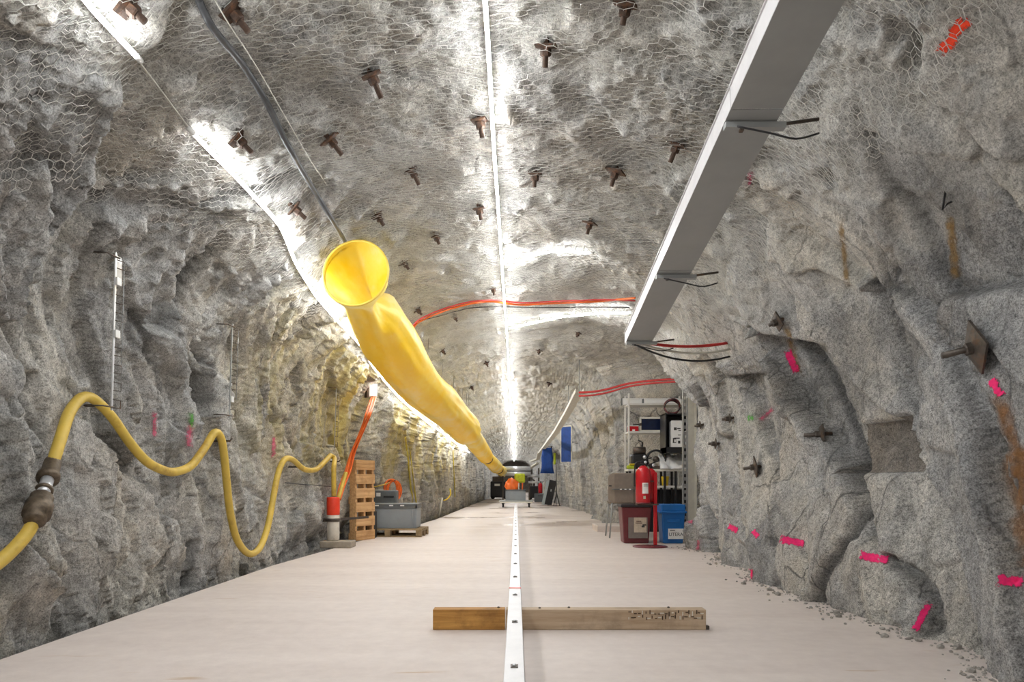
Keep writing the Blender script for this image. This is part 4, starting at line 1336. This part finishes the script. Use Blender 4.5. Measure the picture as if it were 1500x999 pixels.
# ------------------------------------------------------------------ straight rail and timber on the floor
tm = empty('timber_beam', (0.36, 4.64, 0))
tag(tm, 'squared timber lying across the floor under the white rail', 'timber')
x0, x1 = -0.56 - .36, 1.278 - .36
xm = -0.075 - .36
MB().box(((x0 + xm) / 2, 0, .0685), (xm - x0, .10, .137), bevel=.004).build('beam_half', WOOD_OCHRE, tm)['label'] = 'orange-brown half of the timber'
MB().box(((xm + x1) / 2 + .002, 0, .0685), (x1 - xm - .004, .10, .137), bevel=.004).build('beam_half', WOOD_GREY, tm)['label'] = 'weathered grey half of the timber'
for k in range(46):
    x = .76 - .36 + (k % 23) * .0225 + rng.uniform(-.006, .006); z = .085 + (k // 23) * .03 + rng.uniform(-.008, .01)
    w, h = (rng.uniform(.012, .028), .005) if rng.random() < .5 else (.005, rng.uniform(.014, .03))
    MB().box((x, -.0515, z), (w, .006, h)).build('staple', RUST if k % 3 else PALE_PANEL, tm)
for x in (-.48, -.2, .0, .68):
    MB().lathe([(.009, .136), (.009, .143), (.004, .146)], 8, Matrix.Translation((x, rng.uniform(-.02, .02), 0))).build('nail_head', DARK_STEEL, tm)
MB().box((x1 + .012, -.02, .012), (.025, .04, .024)).build('wedge', DARK_STEEL, tm)

rail = empty('measuring_rail', (-.008, 6, .137))
tag(rail, 'long white perforated rail laid straight down the middle of the floor over the timber', 'rail')
MB().box((0, 6.4, .018), (.09, 24.4, .036), bevel=.003).build('rail_bar', WHITE_ALU, rail)
for k, d in enumerate([3.05, 4.02, 4.97] + [4.97 + .94 * i for i in range(1, 17)]):
    mb = MB().box((0, d - 6, .037), (.034, .05, .005))
    h = mb.build('bolt_plate', DARK_STEEL, rail)
    MB().lathe([(.009, .038), (.009, .046), (.005, .048)], 8, Matrix.Translation((0.0, d - 6, 0))).build('screw', SILVER, h)
MB().box((0, 5.29 - 6, .0365), (.0915, .04, .004)).build('orange_mark', RED_CAP, rail)
for d in (8.4, 12.5, 17, 22):
    MB().box((0, d - 6, -.0685), (.08, .1, .137)).build('support_block', WOOD_OLD, rail)

# ------------------------------------------------------------------ cart far down the tunnel
ct = empty('flat_cart', (0, 26.4, 0)); tag(ct, 'low flat cart with small wheels standing far down the tunnel', 'cart')
MB().box((0, 0, .24), (1.3, .8, .05), bevel=.01).build('deck', GALV, ct)
for sx in (-.5, .5):
    for sy in (-.3, .3):
        w = MB().lathe([(.035, -.03), (.085, -.03), (.095, -.015), (.095, .015), (.085, .03), (.035, .03)], 16, Matrix.Translation((sx, sy, .095)) @ Matrix.Rotation(math.radians(90), 4, 'Y')).build('wheel', BLACK_PLASTIC, ct)
        MB().box((sx, sy, .17), (.1, .07, .1)).build('wheel_fork', DARK_STEEL, w)
MB().bar((-.62, -.42, .2), (.62, -.42, .2), .03, .05).build('edge_beam', PALE_PANEL, ct)
cc = open_crate('storage_crate', 'grey plastic crate riding on the far flat cart', .80, .6, .42, GREY_PLASTIC, DARK_GREY_PLASTIC)
cc.location = (-.02, 26.4, .265)
for sx in (-.12, .2):
    pass
bag = MB()
bm = bmesh.new(); bmesh.ops.create_icosphere(bm, subdivisions=3, radius=1)
for v in bm.verts:
    k = 1 + .22 * float(vnoise(np.array([[v.co.x * 2.1 + 4, v.co.y * 2.1, v.co.z * 2.1]]), 3)[0])
    v.co = Vector((v.co.x * .27 * k, v.co.y * .22 * k, (v.co.z * .30 * k) * (1.0 if v.co.z > 0 else .9)))
bag.add([v.co.copy() for v in bm.verts], [[v.index for v in f.verts] for f in bm.faces], True); bm.free()
ob = bag.build('cable_bag', ORANGE_CABLE); ob.location = (-.16, 26.35, .80); tag(ob, 'bulging orange cable bag in the crate on the far cart', 'bag')
jk = MB().box((0, 0, 0), (.42, .3, .36), bevel=.06).build('folded_jacket', LIME); jk.location = (.14, 26.55, 1.12); tag(jk, 'lime and yellow folded jacket on top of the far cart load', 'jacket')
for x, m, lab in ((.10, PALE_PANEL, 'left pale upright stake in the far cart crate'), (.24, ORANGE_CABLE, 'right orange upright stake in the far cart crate')):
    s = MB().box((0, 0, 0), (.05, .05, .62)).build('stake', m); s.location = (x, 26.22, .62); tag(s, lab, 'stake')

# machinery beyond the cart
mr = empty('pipe_rack', (0.05, 36, 0)); tag(mr, 'rack of bright silver pipes across the tunnel behind the far cart', 'pipe rack')
for z, r, xa, xb, y in ((1.66, .13, -.82, .72, 0), (1.40, .11, -.82, .72, -.1), (1.28, .08, .55, 1.2, .1), (.95, .06, .6, 1.35, .2)):
    MB().tube([(xa, y, z), (xb, y, z)], r, 14).build('silver_pipe', SILVER, mr)
for x in (-.75, .65, 1.15):
    MB().box((x, .25, .85), (.08, .08, 1.7)).build('rack_post', DARK_STEEL, mr)
for x in (-.75, .65):
    MB().box((x, .12, 1.16), (.08, .3, .06)).build('rack_bracket', DARK_STEEL, mr)
mc = empty('compressor', (-.95, 38.5, 0)); tag(mc, 'dark machine standing against the far left wall behind the cart', 'machine')
MB().box((0, 0, .55), (.95, 1.2, .9), bevel=.05).build('housing', BLACK_PLASTIC, mc)
MB().box((-.1, 0, 1.12), (.55, .7, .3), bevel=.03).build('hood', DARK_STEEL, mc)
MB().box((-.1, -.61, .8), (.3, .03, .12)).build('control_panel', PAPER, mc)
for x in (-.35, .35): MB().tube([(x, -.5, .13), (x, .5, .13)], .12, 12).build('roller', BLACK_PLASTIC, mc)
mc2 = empty('compressor', (.98, 37.5, 0)); tag(mc2, 'dark machine standing on the right beneath the silver pipes', 'machine')
MB().box((0, 0, .42), (.6, 1.0, .65), bevel=.05).build('housing', BLACK_PLASTIC, mc2)
MB().tube([(0, -.3, .75), (0, -.3, 1.05), (-.1, -.3, 1.1)], .05, 10).build('exhaust', DARK_STEEL, mc2)
for x in (-.2, .2): MB().tube([(x, -.45, .1), (x, .45, .1)], .1, 12).build('roller', BLACK_PLASTIC, mc2)

# ------------------------------------------------------------------ things along the far right wall
def wall_x(d, z):
    return cast((0, d, z), (1, 0, 0), True)[0].x
def hung_panel(d, z0, z1, w, mat, label, name, cat, gap=.10):
    x = min(wall_x(d, z) for z in (z0, (z0 + z1) / 2, z1)) - gap
    root = empty(name, (x, d, z0)); tag(root, label, cat)
    return root, x
bp, xb = hung_panel(23.5, 1.65, 2.88, .5, BLUE_FABRIC, 'blue banner in a pale frame hung on the far right wall', 'banner', 'banner')
R40 = Matrix.Rotation(math.radians(-38), 3, 'Z')
MB().box((-.1, 0, .62), (.42, .02, 1.2), R40, .004).build('cloth', BLUE_FABRIC, bp)
for s in (-1, 1):
    MB().box(Vector((-.1, 0, .62)) + R40 @ Vector((s * .215, 0, 0)), (.025, .035, 1.25), R40).build('frame_bar', PALE_PANEL, bp)
MB().box((-.1, 0, 1.25), (.46, .035, .03), R40).build('frame_bar', PALE_PANEL, bp)
MB().box((.06, .05, .7), (.22, .03, .03), R40).build('hook_bar', DARK_STEEL, bp)
jk2, xj = hung_panel(29.5, 1.35, 2.4, .5, BLUE_FABRIC, 'blue work jacket with lime trim hanging on the far right wall', 'jacket', 'jacket')
bm = bmesh.new(); bmesh.ops.create_cube(bm, size=1); bmesh.ops.subdivide_edges(bm, edges=bm.edges[:], cuts=4, use_grid_fill=True)
for v in bm.verts:
    k = .62 + .5 * (0.5 - v.co.z) if v.co.z > .1 else .85 + .12 * math.sin(v.co.z * 9)
    f = float(vnoise(np.array([[v.co.x * 3, v.co.y * 3, v.co.z * 3]]), 8)[0])
    v.co = Vector((v.co.x * .62 * k - .16, v.co.y * .2 * (1 + .3 * f), v.co.z * 1.1 + .55 + .02 * f))
mb = MB().add([v.co.copy() for v in bm.verts], [[v.index for v in f.verts] for f in bm.faces], True); bm.free()
mb.build('jacket_body', BLUE_FABRIC, jk2)
MB().box((.16, -.05, .62), (.1, .16, .5), bevel=.03).build('lime_trim', LIME, jk2)
MB().box((.02, 0, .85), (.06, .05, .6), bevel=.01).build('strap', BLACK_PLASTIC, jk2)
MB().tube([(-.16, 0, 1.08), (-.16, 0, 1.16), (.1, 0, 1.16)], .012, 6).build('hook', DARK_STEEL, jk2)
ld = empty('leaning_board', (1.35, 28.7, 0)); tag(ld, 'black board with pale blue edge leaning on the far right wall', 'board')
LR = Matrix.Rotation(math.radians(12), 3, 'Y')
MB().box((.1, 0, .52), (.30, .05, 1.06), LR, .006).build('board', BLACK_PLASTIC, ld)
MB().box((-.10, .02, .50), (.16, .05, 1.02), LR, .006).build('edge_strip', simple_mat('pale_blue_paint', srgb(180, 192, 196), .6), ld)
MB().box((.12, -.03, .62), (.06, .014, .1), LR).build('handle', GALV, ld)
st = empty('microphone_stand', (1.62, 27.4, 0)); tag(st, 'thin black pole stand beside the leaning board on the right', 'stand')
MB().tube([(0, 0, .35), (-.02, 0, 1.75)], .02, 8).build('pole', BLACK_PLASTIC, st)
for a in (0.3, 2.4, 4.5):
    MB().tube([(0, 0, .55), (.14 * math.cos(a), .14 * math.sin(a), .012)], .018, 6).build('leg', BLACK_PLASTIC, st)
fe = empty('fire_extinguisher', (1.18, 33.2, .42)); tag(fe, 'small red fire extinguisher on a grey box far down the right side', 'fire extinguisher')
MB().lathe([(.07, 0), (.1, .02), (.1, .40), (.07, .48), (.03, .52)], 16).build('cylinder', RED_PAINT, fe)
MB().box((0, -.02, .55), (.05, .14, .05)).build('valve', BLACK_PLASTIC, fe)
MB().box((.16, 0, .27), (.05, .1, .54), bevel=.01).build('bracket', PALE_PANEL, fe)
fb = empty('utility_box', (1.15, 33.2, 0)); tag(fb, 'grey box beneath the small far fire extinguisher', 'box')
MB().box((0, 0, .2), (.52, .4, .40), bevel=.02).build('box_body', DARK_GREY_PLASTIC, fb)
MB().box((0, -.205, .3), (.2, .012, .03)).build('handle', BLACK_PLASTIC, fb)
# ------------------------------------------------------------------ the store niche on the right
PERF = simple_mat('perforated_steel', (0.42, 0.42, 0.41), 0.4, 0.6, var=0.15)
SHELF_W = simple_mat('off_white_shelf', (0.66, 0.65, 0.61), 0.5, var=0.06)
def X(px, d): return (px - VX) / F * d
def Z(py, d): return CAMZ - (py - VY) / F * d
dS = 12.9
shelf = empty('storage_shelf', (X(962, dS), dS, 0)); tag(shelf, 'pale storage rack with two shelves standing in the niche', 'shelf')
sx0, sx1 = X(921, dS) - X(962, dS), X(1003, dS) - X(962, dS)
for x in (sx0, sx1):
    for y in (0, .42):
        MB().box((x, y, Z(578, dS) / 2 + .02), (.03, .03, Z(578, dS) - .0)).build('post', SHELF_W, shelf)
for py, xa, xb in ((592, sx0, sx1), (633, sx0, X(977, dS) - X(962, dS))):
    MB().box(((xa + xb) / 2, .21, Z(py, dS)), (xb - xa, .46, .035), bevel=.004).build('shelf_board', SHELF_W, shelf)
MB().bar((sx0, .42, Z(700, dS)), (sx1, .42, Z(600, dS)), .02, .008).build('cross_brace', SHELF_W, shelf)
z1, z2 = Z(592, dS) + .0175, Z(633, dS) + .0175
def simple_thing(name, label, cat, loc, parts, group=None):
    r = empty(name, loc); tag(r, label, cat, group)
    for nm, mb, m in parts: mb.build(nm, m, r)
    return r
# two long fluorescent battens / white boxes on the top shelf
for (px0, px1, dy, h, zz, lab, extra) in ((915, 1000, .34, .13, z1 + 0.0, 'longer white lamp batten at the back of the top rack shelf', 0), (944, 1000, .12, .09, z1, 'shorter white lamp batten at the front of the top rack shelf', 0)):
    w = X(px1, dS) - X(px0, dS)
    simple_thing('lamp_batten', lab, 'lamp', ((X(px0, dS) + X(px1, dS)) / 2, dS + dy, zz),
        [('batten_body', MB().box((0, 0, h / 2), (w, .12, h), bevel=.012), WHITE_PLASTIC),
         ('end_cap', MB().box((-w / 2 - .008, 0, h / 2), (.016, .125, h + .006)), DARK_GREY_PLASTIC),
         ('diffuser', MB().box((0, -.062, h * .4), (w * .94, .01, h * .55), bevel=.003), PAPER)])
# red box with black bits, framed dark panel
rb = simple_thing('red_box', 'small red box with white lid on the middle rack shelf', 'box', (X(928.5, dS), dS + .1, z2),
    [('box_body', MB().box((0, 0, .05), (.19, .14, .10), bevel=.005), RED_PAINT), ('lid', MB().box((0, 0, .105), (.19, .14, .012)), PAPER), ('label_mark', MB().box((0, -.072, .02), (.05, .004, .03)), PAPER)])
simple_thing('hand_tool', 'small black tool lying on the red box', 'tool', (X(934, dS), dS + .1, z2 + .112),
    [('handle', MB().tube([(-.07, 0, .015), (.05, 0, .018)], .014, 8), BLACK_PLASTIC), ('head', MB().box((.07, 0, .025), (.04, .04, .05)), DARK_STEEL)])
fr = simple_thing('display_panel', 'dark blue flat panel in a pale frame on the middle rack shelf', 'monitor', (X(957.5, dS), dS + .12, z2),
    [('screen', MB().box((0, -.012, .135), (.42, .015, .21)), NAVY_SCREEN)])
for c, s in (((0, 0, .26), (.48, .04, .035)), ((0, 0, .015), (.48, .04, .03)), ((-.228, 0, .14), (.03, .04, .24)), ((.228, 0, .14), (.03, .04, .24))):
    MB().box(c, s, bevel=.004).build('frame_bar', PALE_PANEL, fr)
# black cabinet right with white printed cartons
dC = 12.3
cab = simple_thing('black_cabinet', 'black open equipment cabinet on the table at the right of the niche', 'cabinet', (X(998, dC), dC + .25, Z(663, dC)),
    [('back_panel', MB().box((0, .22, .36), (.56, .02, .72)), BLACK_PLASTIC), ('side_panel', MB().box((-.27, 0, .36), (.02, .45, .72)), BLACK_PLASTIC),
     ('side_panel', MB().box((.27, 0, .36), (.02, .45, .72)), BLACK_PLASTIC), ('top_panel', MB().box((0, 0, .70), (.56, .45, .02)), BLACK_PLASTIC), ('bottom_panel', MB().box((0, 0, .05), (.56, .45, .10)), BLACK_PLASTIC)])
c1 = simple_thing('carton', 'white printed carton standing in the black cabinet, left of the steel upright', 'carton', (X(992, dC), dC + .12, Z(663, dC) + .10),
    [('carton_body', MB().box((0, 0, .235), (.20, .2, .47), bevel=.004), PAPER), ('top_flap', MB().box((0, -.09, .475), (.2, .03, .012)), WHITE_PLASTIC)])
for (x, z, w, h) in ((-.03, .33, .05, .05), (.035, .335, .06, .02), (-.045, .12, .06, .09), (0.0, .16, .10, .02), (.04, .09, .04, .05), (.05, .30, .05, .012), (.045, .22, .05, .012)):
    MB().box((x, -.1015, z), (w, .003, h)).build('printed_mark', INK, c1)
MB().box((-.035, -.104, .115), (.03, .002, .05)).build('printed_mark', PAPER, c1)
c2 = simple_thing('carton', 'white printed carton in the black cabinet, right of the steel upright', 'carton', (X(1013, dC), dC + .12, Z(663, dC) + .10),
    [('carton_body', MB().box((0, 0, .15), (.18, .2, .30), bevel=.004), PAPER), ('top_flap', MB().box((0, -.09, .305), (.18, .03, .012)), WHITE_PLASTIC)])
for (x, z, w, h) in ((-.03, .22, .1, .03), (.02, .1, .07, .06), (-.05, .15, .04, .02)):
    MB().box((x, -.1015, z), (w, .003, h)).build('printed_mark', LABEL_GREY, c2)
hl = simple_thing('cable_reel', 'black and red cable bundle on top of the black cabinet', 'cable reel', (X(988, dC), dC + .18, Z(663, dC) + .715), [])
for k in range(4):
    pts = [(.14 * math.cos(a * .26), .05 * math.sin(a * .5 + k), .13 + (.11 + .012 * k) * math.sin(a * .26)) for a in range(25)]
    MB().tube(pts, .012, 6, caps=False).build('cable_turn', RED_DARK if k % 2 else BLACK_PLASTIC, hl)
# work table
dT = 12.5
tz = Z(687, dT)
tb = simple_thing('work_table', 'long table with pale top and black legs at the back of the niche', 'table', (X(966, dT), dT + .18, 0),
    [('table_top', MB().box((0, 0, tz - .02), (1.15, .40, .04), bevel=.004), PALE_PANEL), ('lower_shelf', MB().box((0.05, 0, Z(713, dT)), (1.05, .34, .035)), SHELF_W)])
for x in (-.54, .1, .3, .55):
    for y in (-.16, .16):
        MB().box((x, y, (tz - .04) / 2), (.04, .04, tz - .04)).build('leg', BLACK_PLASTIC, tb)
MB().box((0.05, .185, .45), (1.0, .02, .8)).build('back_panel', BLACK_PLASTIC, tb)
simple_thing('yellow_tub', 'small yellow tub on the lower shelf of the work table', 'tub', (X(976, dT), dT + .1, Z(713, dT) + .0175),
    [('tub_body', MB().lathe([(.055, 0), (.07, .15), (.06, .15), (.05, .02)], 16), YELLOW_PAINT), ('lid', MB().lathe([(.072, .15), (.074, .17), (.06, .175)], 16), YELLOW_PAINT)])
# crumpled white sheet and black machines on the table
bm = bmesh.new(); bmesh.ops.create_grid(bm, x_segments=14, y_segments=8, size=.5)
for v in bm.verts:
    f = float(fbm(np.array([[v.co.x * 5, v.co.y * 5, 1.3]]), 3, .5, 77)[0])
    v.co = Vector((v.co.x * .56, v.co.y * .34, .10 + .07 * f + (.10 if v.co.y > .1 else 0) + .14 * v.co.y * 1.0))
g = bmesh.ops.extrude_face_region(bm, geom=bm.faces[:])
for e in g['geom']:
    if isinstance(e, bmesh.types.BMVert): e.co.z = 0
bm.verts.index_update()
pl = MB().add([v.co.copy() for v in bm.verts], [[v.index for v in f.verts] for f in bm.faces], True); bm.free()
o = pl.build('plastic_sheet', PAPER); o.location = (X(993, dT - .1), dT + .12, tz); tag(o, 'crumpled white plastic sheet on the work table below the cartons', 'sheet')
co = simple_thing('hose_reel', 'black coiled hose standing on the work table behind the red extinguisher', 'hose reel', (X(964, dT), dT + .2, tz), [])
for k in range(4):
    MB().tube([(.17 * math.cos(a), .03 * (k - 1.5), .185 + .165 * math.sin(a)) for a in [2 * math.pi * i / 22 for i in range(23)]], .018, 7, caps=False).build('hose_turn', BLACK_PLASTIC, co)
MB().lathe([(.05, -.07), (.06, 0), (.05, .07)], 14, Matrix.Translation((0, 0, .185)) @ Matrix.Rotation(math.radians(90), 4, 'X')).build('hub', DARK_STEEL, co)
MB().box((0, .0, .03), (.2, .16, .06)).build('foot', DARK_STEEL, co)
pm = simple_thing('pump', 'dark pump with upright handle on the work table left of the hose reel', 'pump', (X(938, dT), dT + .22, tz),
    [('pump_body', MB().box((0, 0, .14), (.30, .3, .28), bevel=.04), BLACK_PLASTIC), ('motor', MB().tube([(-.1, -.05, .34), (.12, -.05, .34)], .075, 14), DARK_STEEL),
     ('handle', MB().tube([(.06, 0, .28), (.08, 0, .50), (.0, 0, .54)], .016, 8), BLACK_PLASTIC), ('gauge', MB().lathe([(.03, 0), (.035, .01), (.03, .03)], 12, Matrix.Translation((.09, -.16, .22)) @ Matrix.Rotation(math.radians(90), 4, 'X')), SILVER)])
simple_thing('yellow_cloth', 'pale yellow cloth on the left end of the work table', 'cloth', (X(925, dT), dT + .05, tz),
    [('cloth', MB().box((0, 0, .035), (.16, .12, .07), bevel=.025), LIME), ('fold', MB().box((.02, -.03, .085), (.11, .08, .03), bevel=.012), YELLOW_PAINT)])
# perforated upright and pale plank at the corner of the niche
dP = 11.6
up = empty('perforated_upright', (X(1003.5, dP), dP, 0)); tag(up, 'tall perforated steel upright in front of the storage rack', 'upright')
zt = Z(557, dP)
for s in (-.035, .035):
    MB().box((s, 0, zt / 2), (.022, .05, zt)).build('flange', PERF, up)
for k in range(int(zt / .11)):
    MB().box((0, .012, .05 + k * .11), (.05, .008, .055)).build('web_plate', PERF, up)
simple_thing('plank', 'pale plank standing upright behind the perforated upright', 'plank', (X(1013, dP + .25), dP + .25, 0),
    [('plank_board', MB().box((0, 0, (Z(566, dP)) / 2), (.15, .03, Z(566, dP)), Matrix.Rotation(math.radians(0), 3, 'Y')), PALE_PANEL), ('edge_batten', MB().box((.07, -.02, Z(566, dP) / 2), (.03, .02, Z(566, dP) - .1)), PALE_PANEL)])
# chair
dH = 12.0
ch = empty('office_chair', (X(914, dH), dH, 0)); tag(ch, 'taupe chair with curved back left of the dark red bin', 'chair')
bw, zb0, zb1 = X(936, dH) - X(892, dH), Z(737, dH), Z(693, dH)
# rounded, bowed backrest
hb = zb1 - zb0; rc = .09
outl = []
for cx_, cz_, a0 in ((bw / 2 - rc, hb / 2 - rc, 0), (-bw / 2 + rc, hb / 2 - rc, 90), (-bw / 2 + rc, -hb / 2 + rc, 180), (bw / 2 - rc, -hb / 2 + rc, 270)):
    for k in range(7):
        a = math.radians(a0 + 15 * k); outl.append((cx_ + rc * math.cos(a), cz_ + rc * math.sin(a)))
vs, fs = [], []
no = len(outl)
for y, sc_ in ((-.03, .94), (-.02, 1.0), (.02, 1.0), (.03, .94)):
    for x, z in outl: vs.append((x * sc_, y - .10 * (1 - (x / bw * 2) ** 2) + .1, z * sc_ + (zb0 + zb1) / 2))
for r_ in range(3):
    for k in range(no): fs.append([r_ * no + k, r_ * no + (k + 1) % no, (r_ + 1) * no + (k + 1) % no, (r_ + 1) * no + k])
for base_, fl in ((0, 1), (3 * no, 0)):
    for k in range(no // 2 - 1):   # strips straight across so the bow stays smooth
        q = [base_ + k, base_ + k + 1, base_ + no - 2 - k, base_ + no - 1 - k]
        fs.append(q if fl == 0 else q[::-1])
mb = MB().add(vs, fs, False)
mb.build('backrest', TAUPE, ch)
for z, hh in (((zb0 + zb1) / 2 - .02, .02),):
    MB().box((0.02, -.03, z), (bw * .9, .012, hh), bevel=.003).build('back_seam', DARK_GREY_PLASTIC, ch)
for x in (-.06, .02, .1): MB().box((x, -.036, (zb0 + zb1) / 2 - .02), (.035, .012, .02)).build('back_button', PAPER, ch)
MB().box((-.245, -.01, (zb0 + zb1) / 2 + .04), (.05, .04, .02)).build('back_bracket', BLACK_PLASTIC, ch)
MB().box((0, .30, zb0 + .02), (.46, .46, .06), bevel=.025).build('seat', TAUPE, ch)
for sx in (-1, 1):
    for sy, yy in ((0, .06), (1, .5)):
        MB().tube([(sx * .2, yy, zb0), (sx * .25, yy - .05 + .1 * sy, .0)], .014, 8).build('leg', GALV if sx < 0 else DARK_STEEL, ch)
# dark red bin
dB = 10.95
bn = empty('waste_bin', (X(933, dB), dB + .22, 0)); tag(bn, 'dark red bin with black lid and grey label behind the extinguisher', 'bin')
zt = Z(742, dB); wt = X(955, dB) - X(910.5, dB)
MB().box((0, 0, zt / 2), (wt, .42, zt), None, .02, taper=.82).build('bin_body', RED_DARK, bn)
MB().box((0, 0, zt + .01), (wt + .03, .45, .05), bevel=.015).build('lid', BLACK_PLASTIC, bn)
TL = Matrix.Rotation(math.radians(-3.5), 3, 'X')
MB().box((.02, -.197, zt * .48), (.31, .02, .40), TL).build('label_panel', LABEL_GREY, bn)
MB().box((.055, -.206, zt * .50), (.20, .016, .24), TL).build('label_sheet', LABEL_CREAM, bn)
for (x, z, w, h) in ((.12, .30, .06, .02), (.10, .275, .05, .03), (.07, .20, .03, .04), (.03, .36, .08, .012), (.03, .33, .1, .01)):
    MB().box((x, -.214, z), (w, .006, h), TL).build('label_mark', INK if x > .06 else RUST, bn)
# blue tub
dU = 10.9
bb = empty('blue_tub', (X(987.5, dU), dU + .22, 0)); tag(bb, 'tall blue plastic tub with a white label beside the rock corner', 'tub')
zt = Z(739, dU); wt = X(1007, dU) - X(969, dU)
MB().box((0, 0, zt * .42), (wt * .92, .36, zt * .84), None, .02, taper=.84).build('tub_body', BLUE_PLASTIC, bb)
MB().box((-.01, 0, zt * .80), (wt + .03, .40, .035), bevel=.01).build('rim', BLUE_PLASTIC, bb)
MB().box((0, 0, zt * .91), (wt * .94, .36, zt * .18), None, .015).build('lid', BLUE_PLASTIC, bb)
MB().box((0, -.185, zt * .58), (.2, .02, .05), bevel=.008).build('grip', BLUE_PLASTIC, bb)
lb = MB().box((.035, -.18, zt * .25), (.24, .024, .165), Matrix.Rotation(math.radians(-3.8), 3, 'X')).build('label_sheet', PAPER, bb)
cu = bpy.data.curves.new('lettering', 'FONT'); cu.body = 'UTERA'; cu.size = .075; cu.align_x = 'CENTER'; cu.align_y = 'CENTER'; cu.extrude = .001
cu.materials.append(INK)
_t = bpy.data.objects.new('text', cu); COL.objects.link(_t); bpy.context.view_layer.update()
_me = bpy.data.meshes.new_from_object(_t.evaluated_get(bpy.context.evaluated_depsgraph_get())); bpy.data.objects.remove(_t); _me.name = 'lettering'
_me.materials.clear(); _me.materials.append(INK)
tx = bpy.data.objects.new('lettering', _me); COL.objects.link(tx); tx.parent = bb; tx.location = (.035, -.1945, zt * .235); tx.rotation_euler = (math.radians(90), 0, 0)
MB().box((-.02, -.1955, zt * .34), (.08, .004, .012)).build('label_line', INK, bb)
# extinguishers on their stand
dE = 10.35
sd = empty('extinguisher_stand', (X(961, dE), dE + .06, 0)); tag(sd, 'red pole stand with round foot carrying the fire extinguishers', 'stand')
MB().lathe([(.26, 0), (.265, .006), (.26, .014), (.03, .02)], 28, Matrix.Translation((-.08, 0, 0))).build('foot_plate', RED_DARK, sd)
MB().box((0, 0, .015 + Z(692, dE) / 2), (.05, .05, Z(692, dE) - .03), bevel=.004).build('pole', RED_PAINT, sd)
MB().box((-.13, -.03, Z(739, dE)), (.32, .16, .02)).build('carrier', DARK_STEEL, sd)
MB().box((-.08, .0, Z(705, dE)), (.22, .03, .025)).build('strap', RED_DARK, sd)
def extinguisher(px, dd, r, zb, zt, label, lab=True):
    root = empty('fire_extinguisher', (X(px, dd), dd, zb)); tag(root, label, 'fire extinguisher')
    h = zt - zb
    MB().lathe([(r * .85, 0), (r, .02), (r, h * .80), (r * .92, h * .88), (r * .6, h * .95), (r * .28, h)], 28).build('cylinder', RED_PAINT, root)
    MB().lathe([(r * .97, -.001), (r * 1.02, .004), (r * 1.02, .02)], 24).build('base_ring', RED_DARK, root)
    v = MB().tube([(0, 0, h - .01), (0, 0, h + .04)], .025, 12)
    v.box((.0, -.0, h + .05), (.07, .05, .04), bevel=.006)
    v.build('valve', BLACK_PLASTIC, root)
    MB().bar((-.03, 0, h + .065), (.13, -.0, h + .12), .025, .014).build('lever', BLACK_PLASTIC, root)
    MB().lathe([(.02, 0), (.022, .008), (.018, .012)], 12, Matrix.Translation((.03, -.03, h + .05)) @ Matrix.Rotation(math.radians(90), 4, 'X')).build('gauge', SILVER, root)
    MB().tube(spline([(-.02, -.01, h + .05), (-.12, -.04, h + .03), (-r - .02, -.02, h * .75), (-r - .015, 0, h * .45)], 5), .011, 8).build('hose', BLACK_PLASTIC, root)
    if lab:
        # curved paper label with print
        vs, fs = [], []
        for i in range(7):
            a = math.radians(-90 + 8 + (i - 3) * 8)
            for z in (h * .27, h * .55):
                vs.append((math.cos(a) * (r + .0015), math.sin(a) * (r + .0015), z))
        for i in range(6): fs.append([i * 2, i * 2 + 2, i * 2 + 3, i * 2 + 1])
        lo = MB().add(vs, fs, True).build('label_sheet', PAPER, root)
        for k in range(3):
            MB().box((.02, -r - .001, h * (.46 + k * .025)), (.07, .004, .004)).build('label_line', LABEL_GREY, lo)
        MB().box((0.0, -r - .001, h * .17), (.035, .006, .045)).build('small_sticker', LABEL_CREAM, root)
    return root
zb = Z(739, dE) + .012
extinguisher(942, dE - .03, .112, zb, Z(682, dE), 'larger red fire extinguisher with white label in front on the stand')
extinguisher(953.5, dE + .16, .088, zb, Z(686, dE) , 'slimmer red fire extinguisher half hidden behind the labelled one', False)

# ------------------------------------------------------------------ grit along the foot of the right wall
gm = MB()
for k in range(420):
    d = 3.4 * math.exp(rng.random() * 1.15)
    h = cast((0, d, 0.03), (1, 0, 0), True)
    x = h[0].x - abs(rng.gauss(0, .11)) - .01
    s = rng.uniform(.004, .016) * (1 if rng.random() < .85 else 2)
    bm = bmesh.new(); bmesh.ops.create_icosphere(bm, subdivisions=1, radius=s)
    R_ = Matrix.Rotation(rng.uniform(0, 6), 4, 'Z') @ Matrix.Diagonal((1, rng.uniform(.6, 1), rng.uniform(.4, .8), 1))
    gm.add([v.co.copy() for v in bm.verts], [[v.index for v in f.verts] for f in bm.faces], False, Matrix.Translation((x, d, s * .35)) @ R_)
    bm.free()
g = gm.build('gravel', simple_mat('wall_grit', (.34, .32, .29), .9, var=.4))
tag(g, 'loose grit scattered along the foot of the right rock wall', 'gravel', kind='stuff')
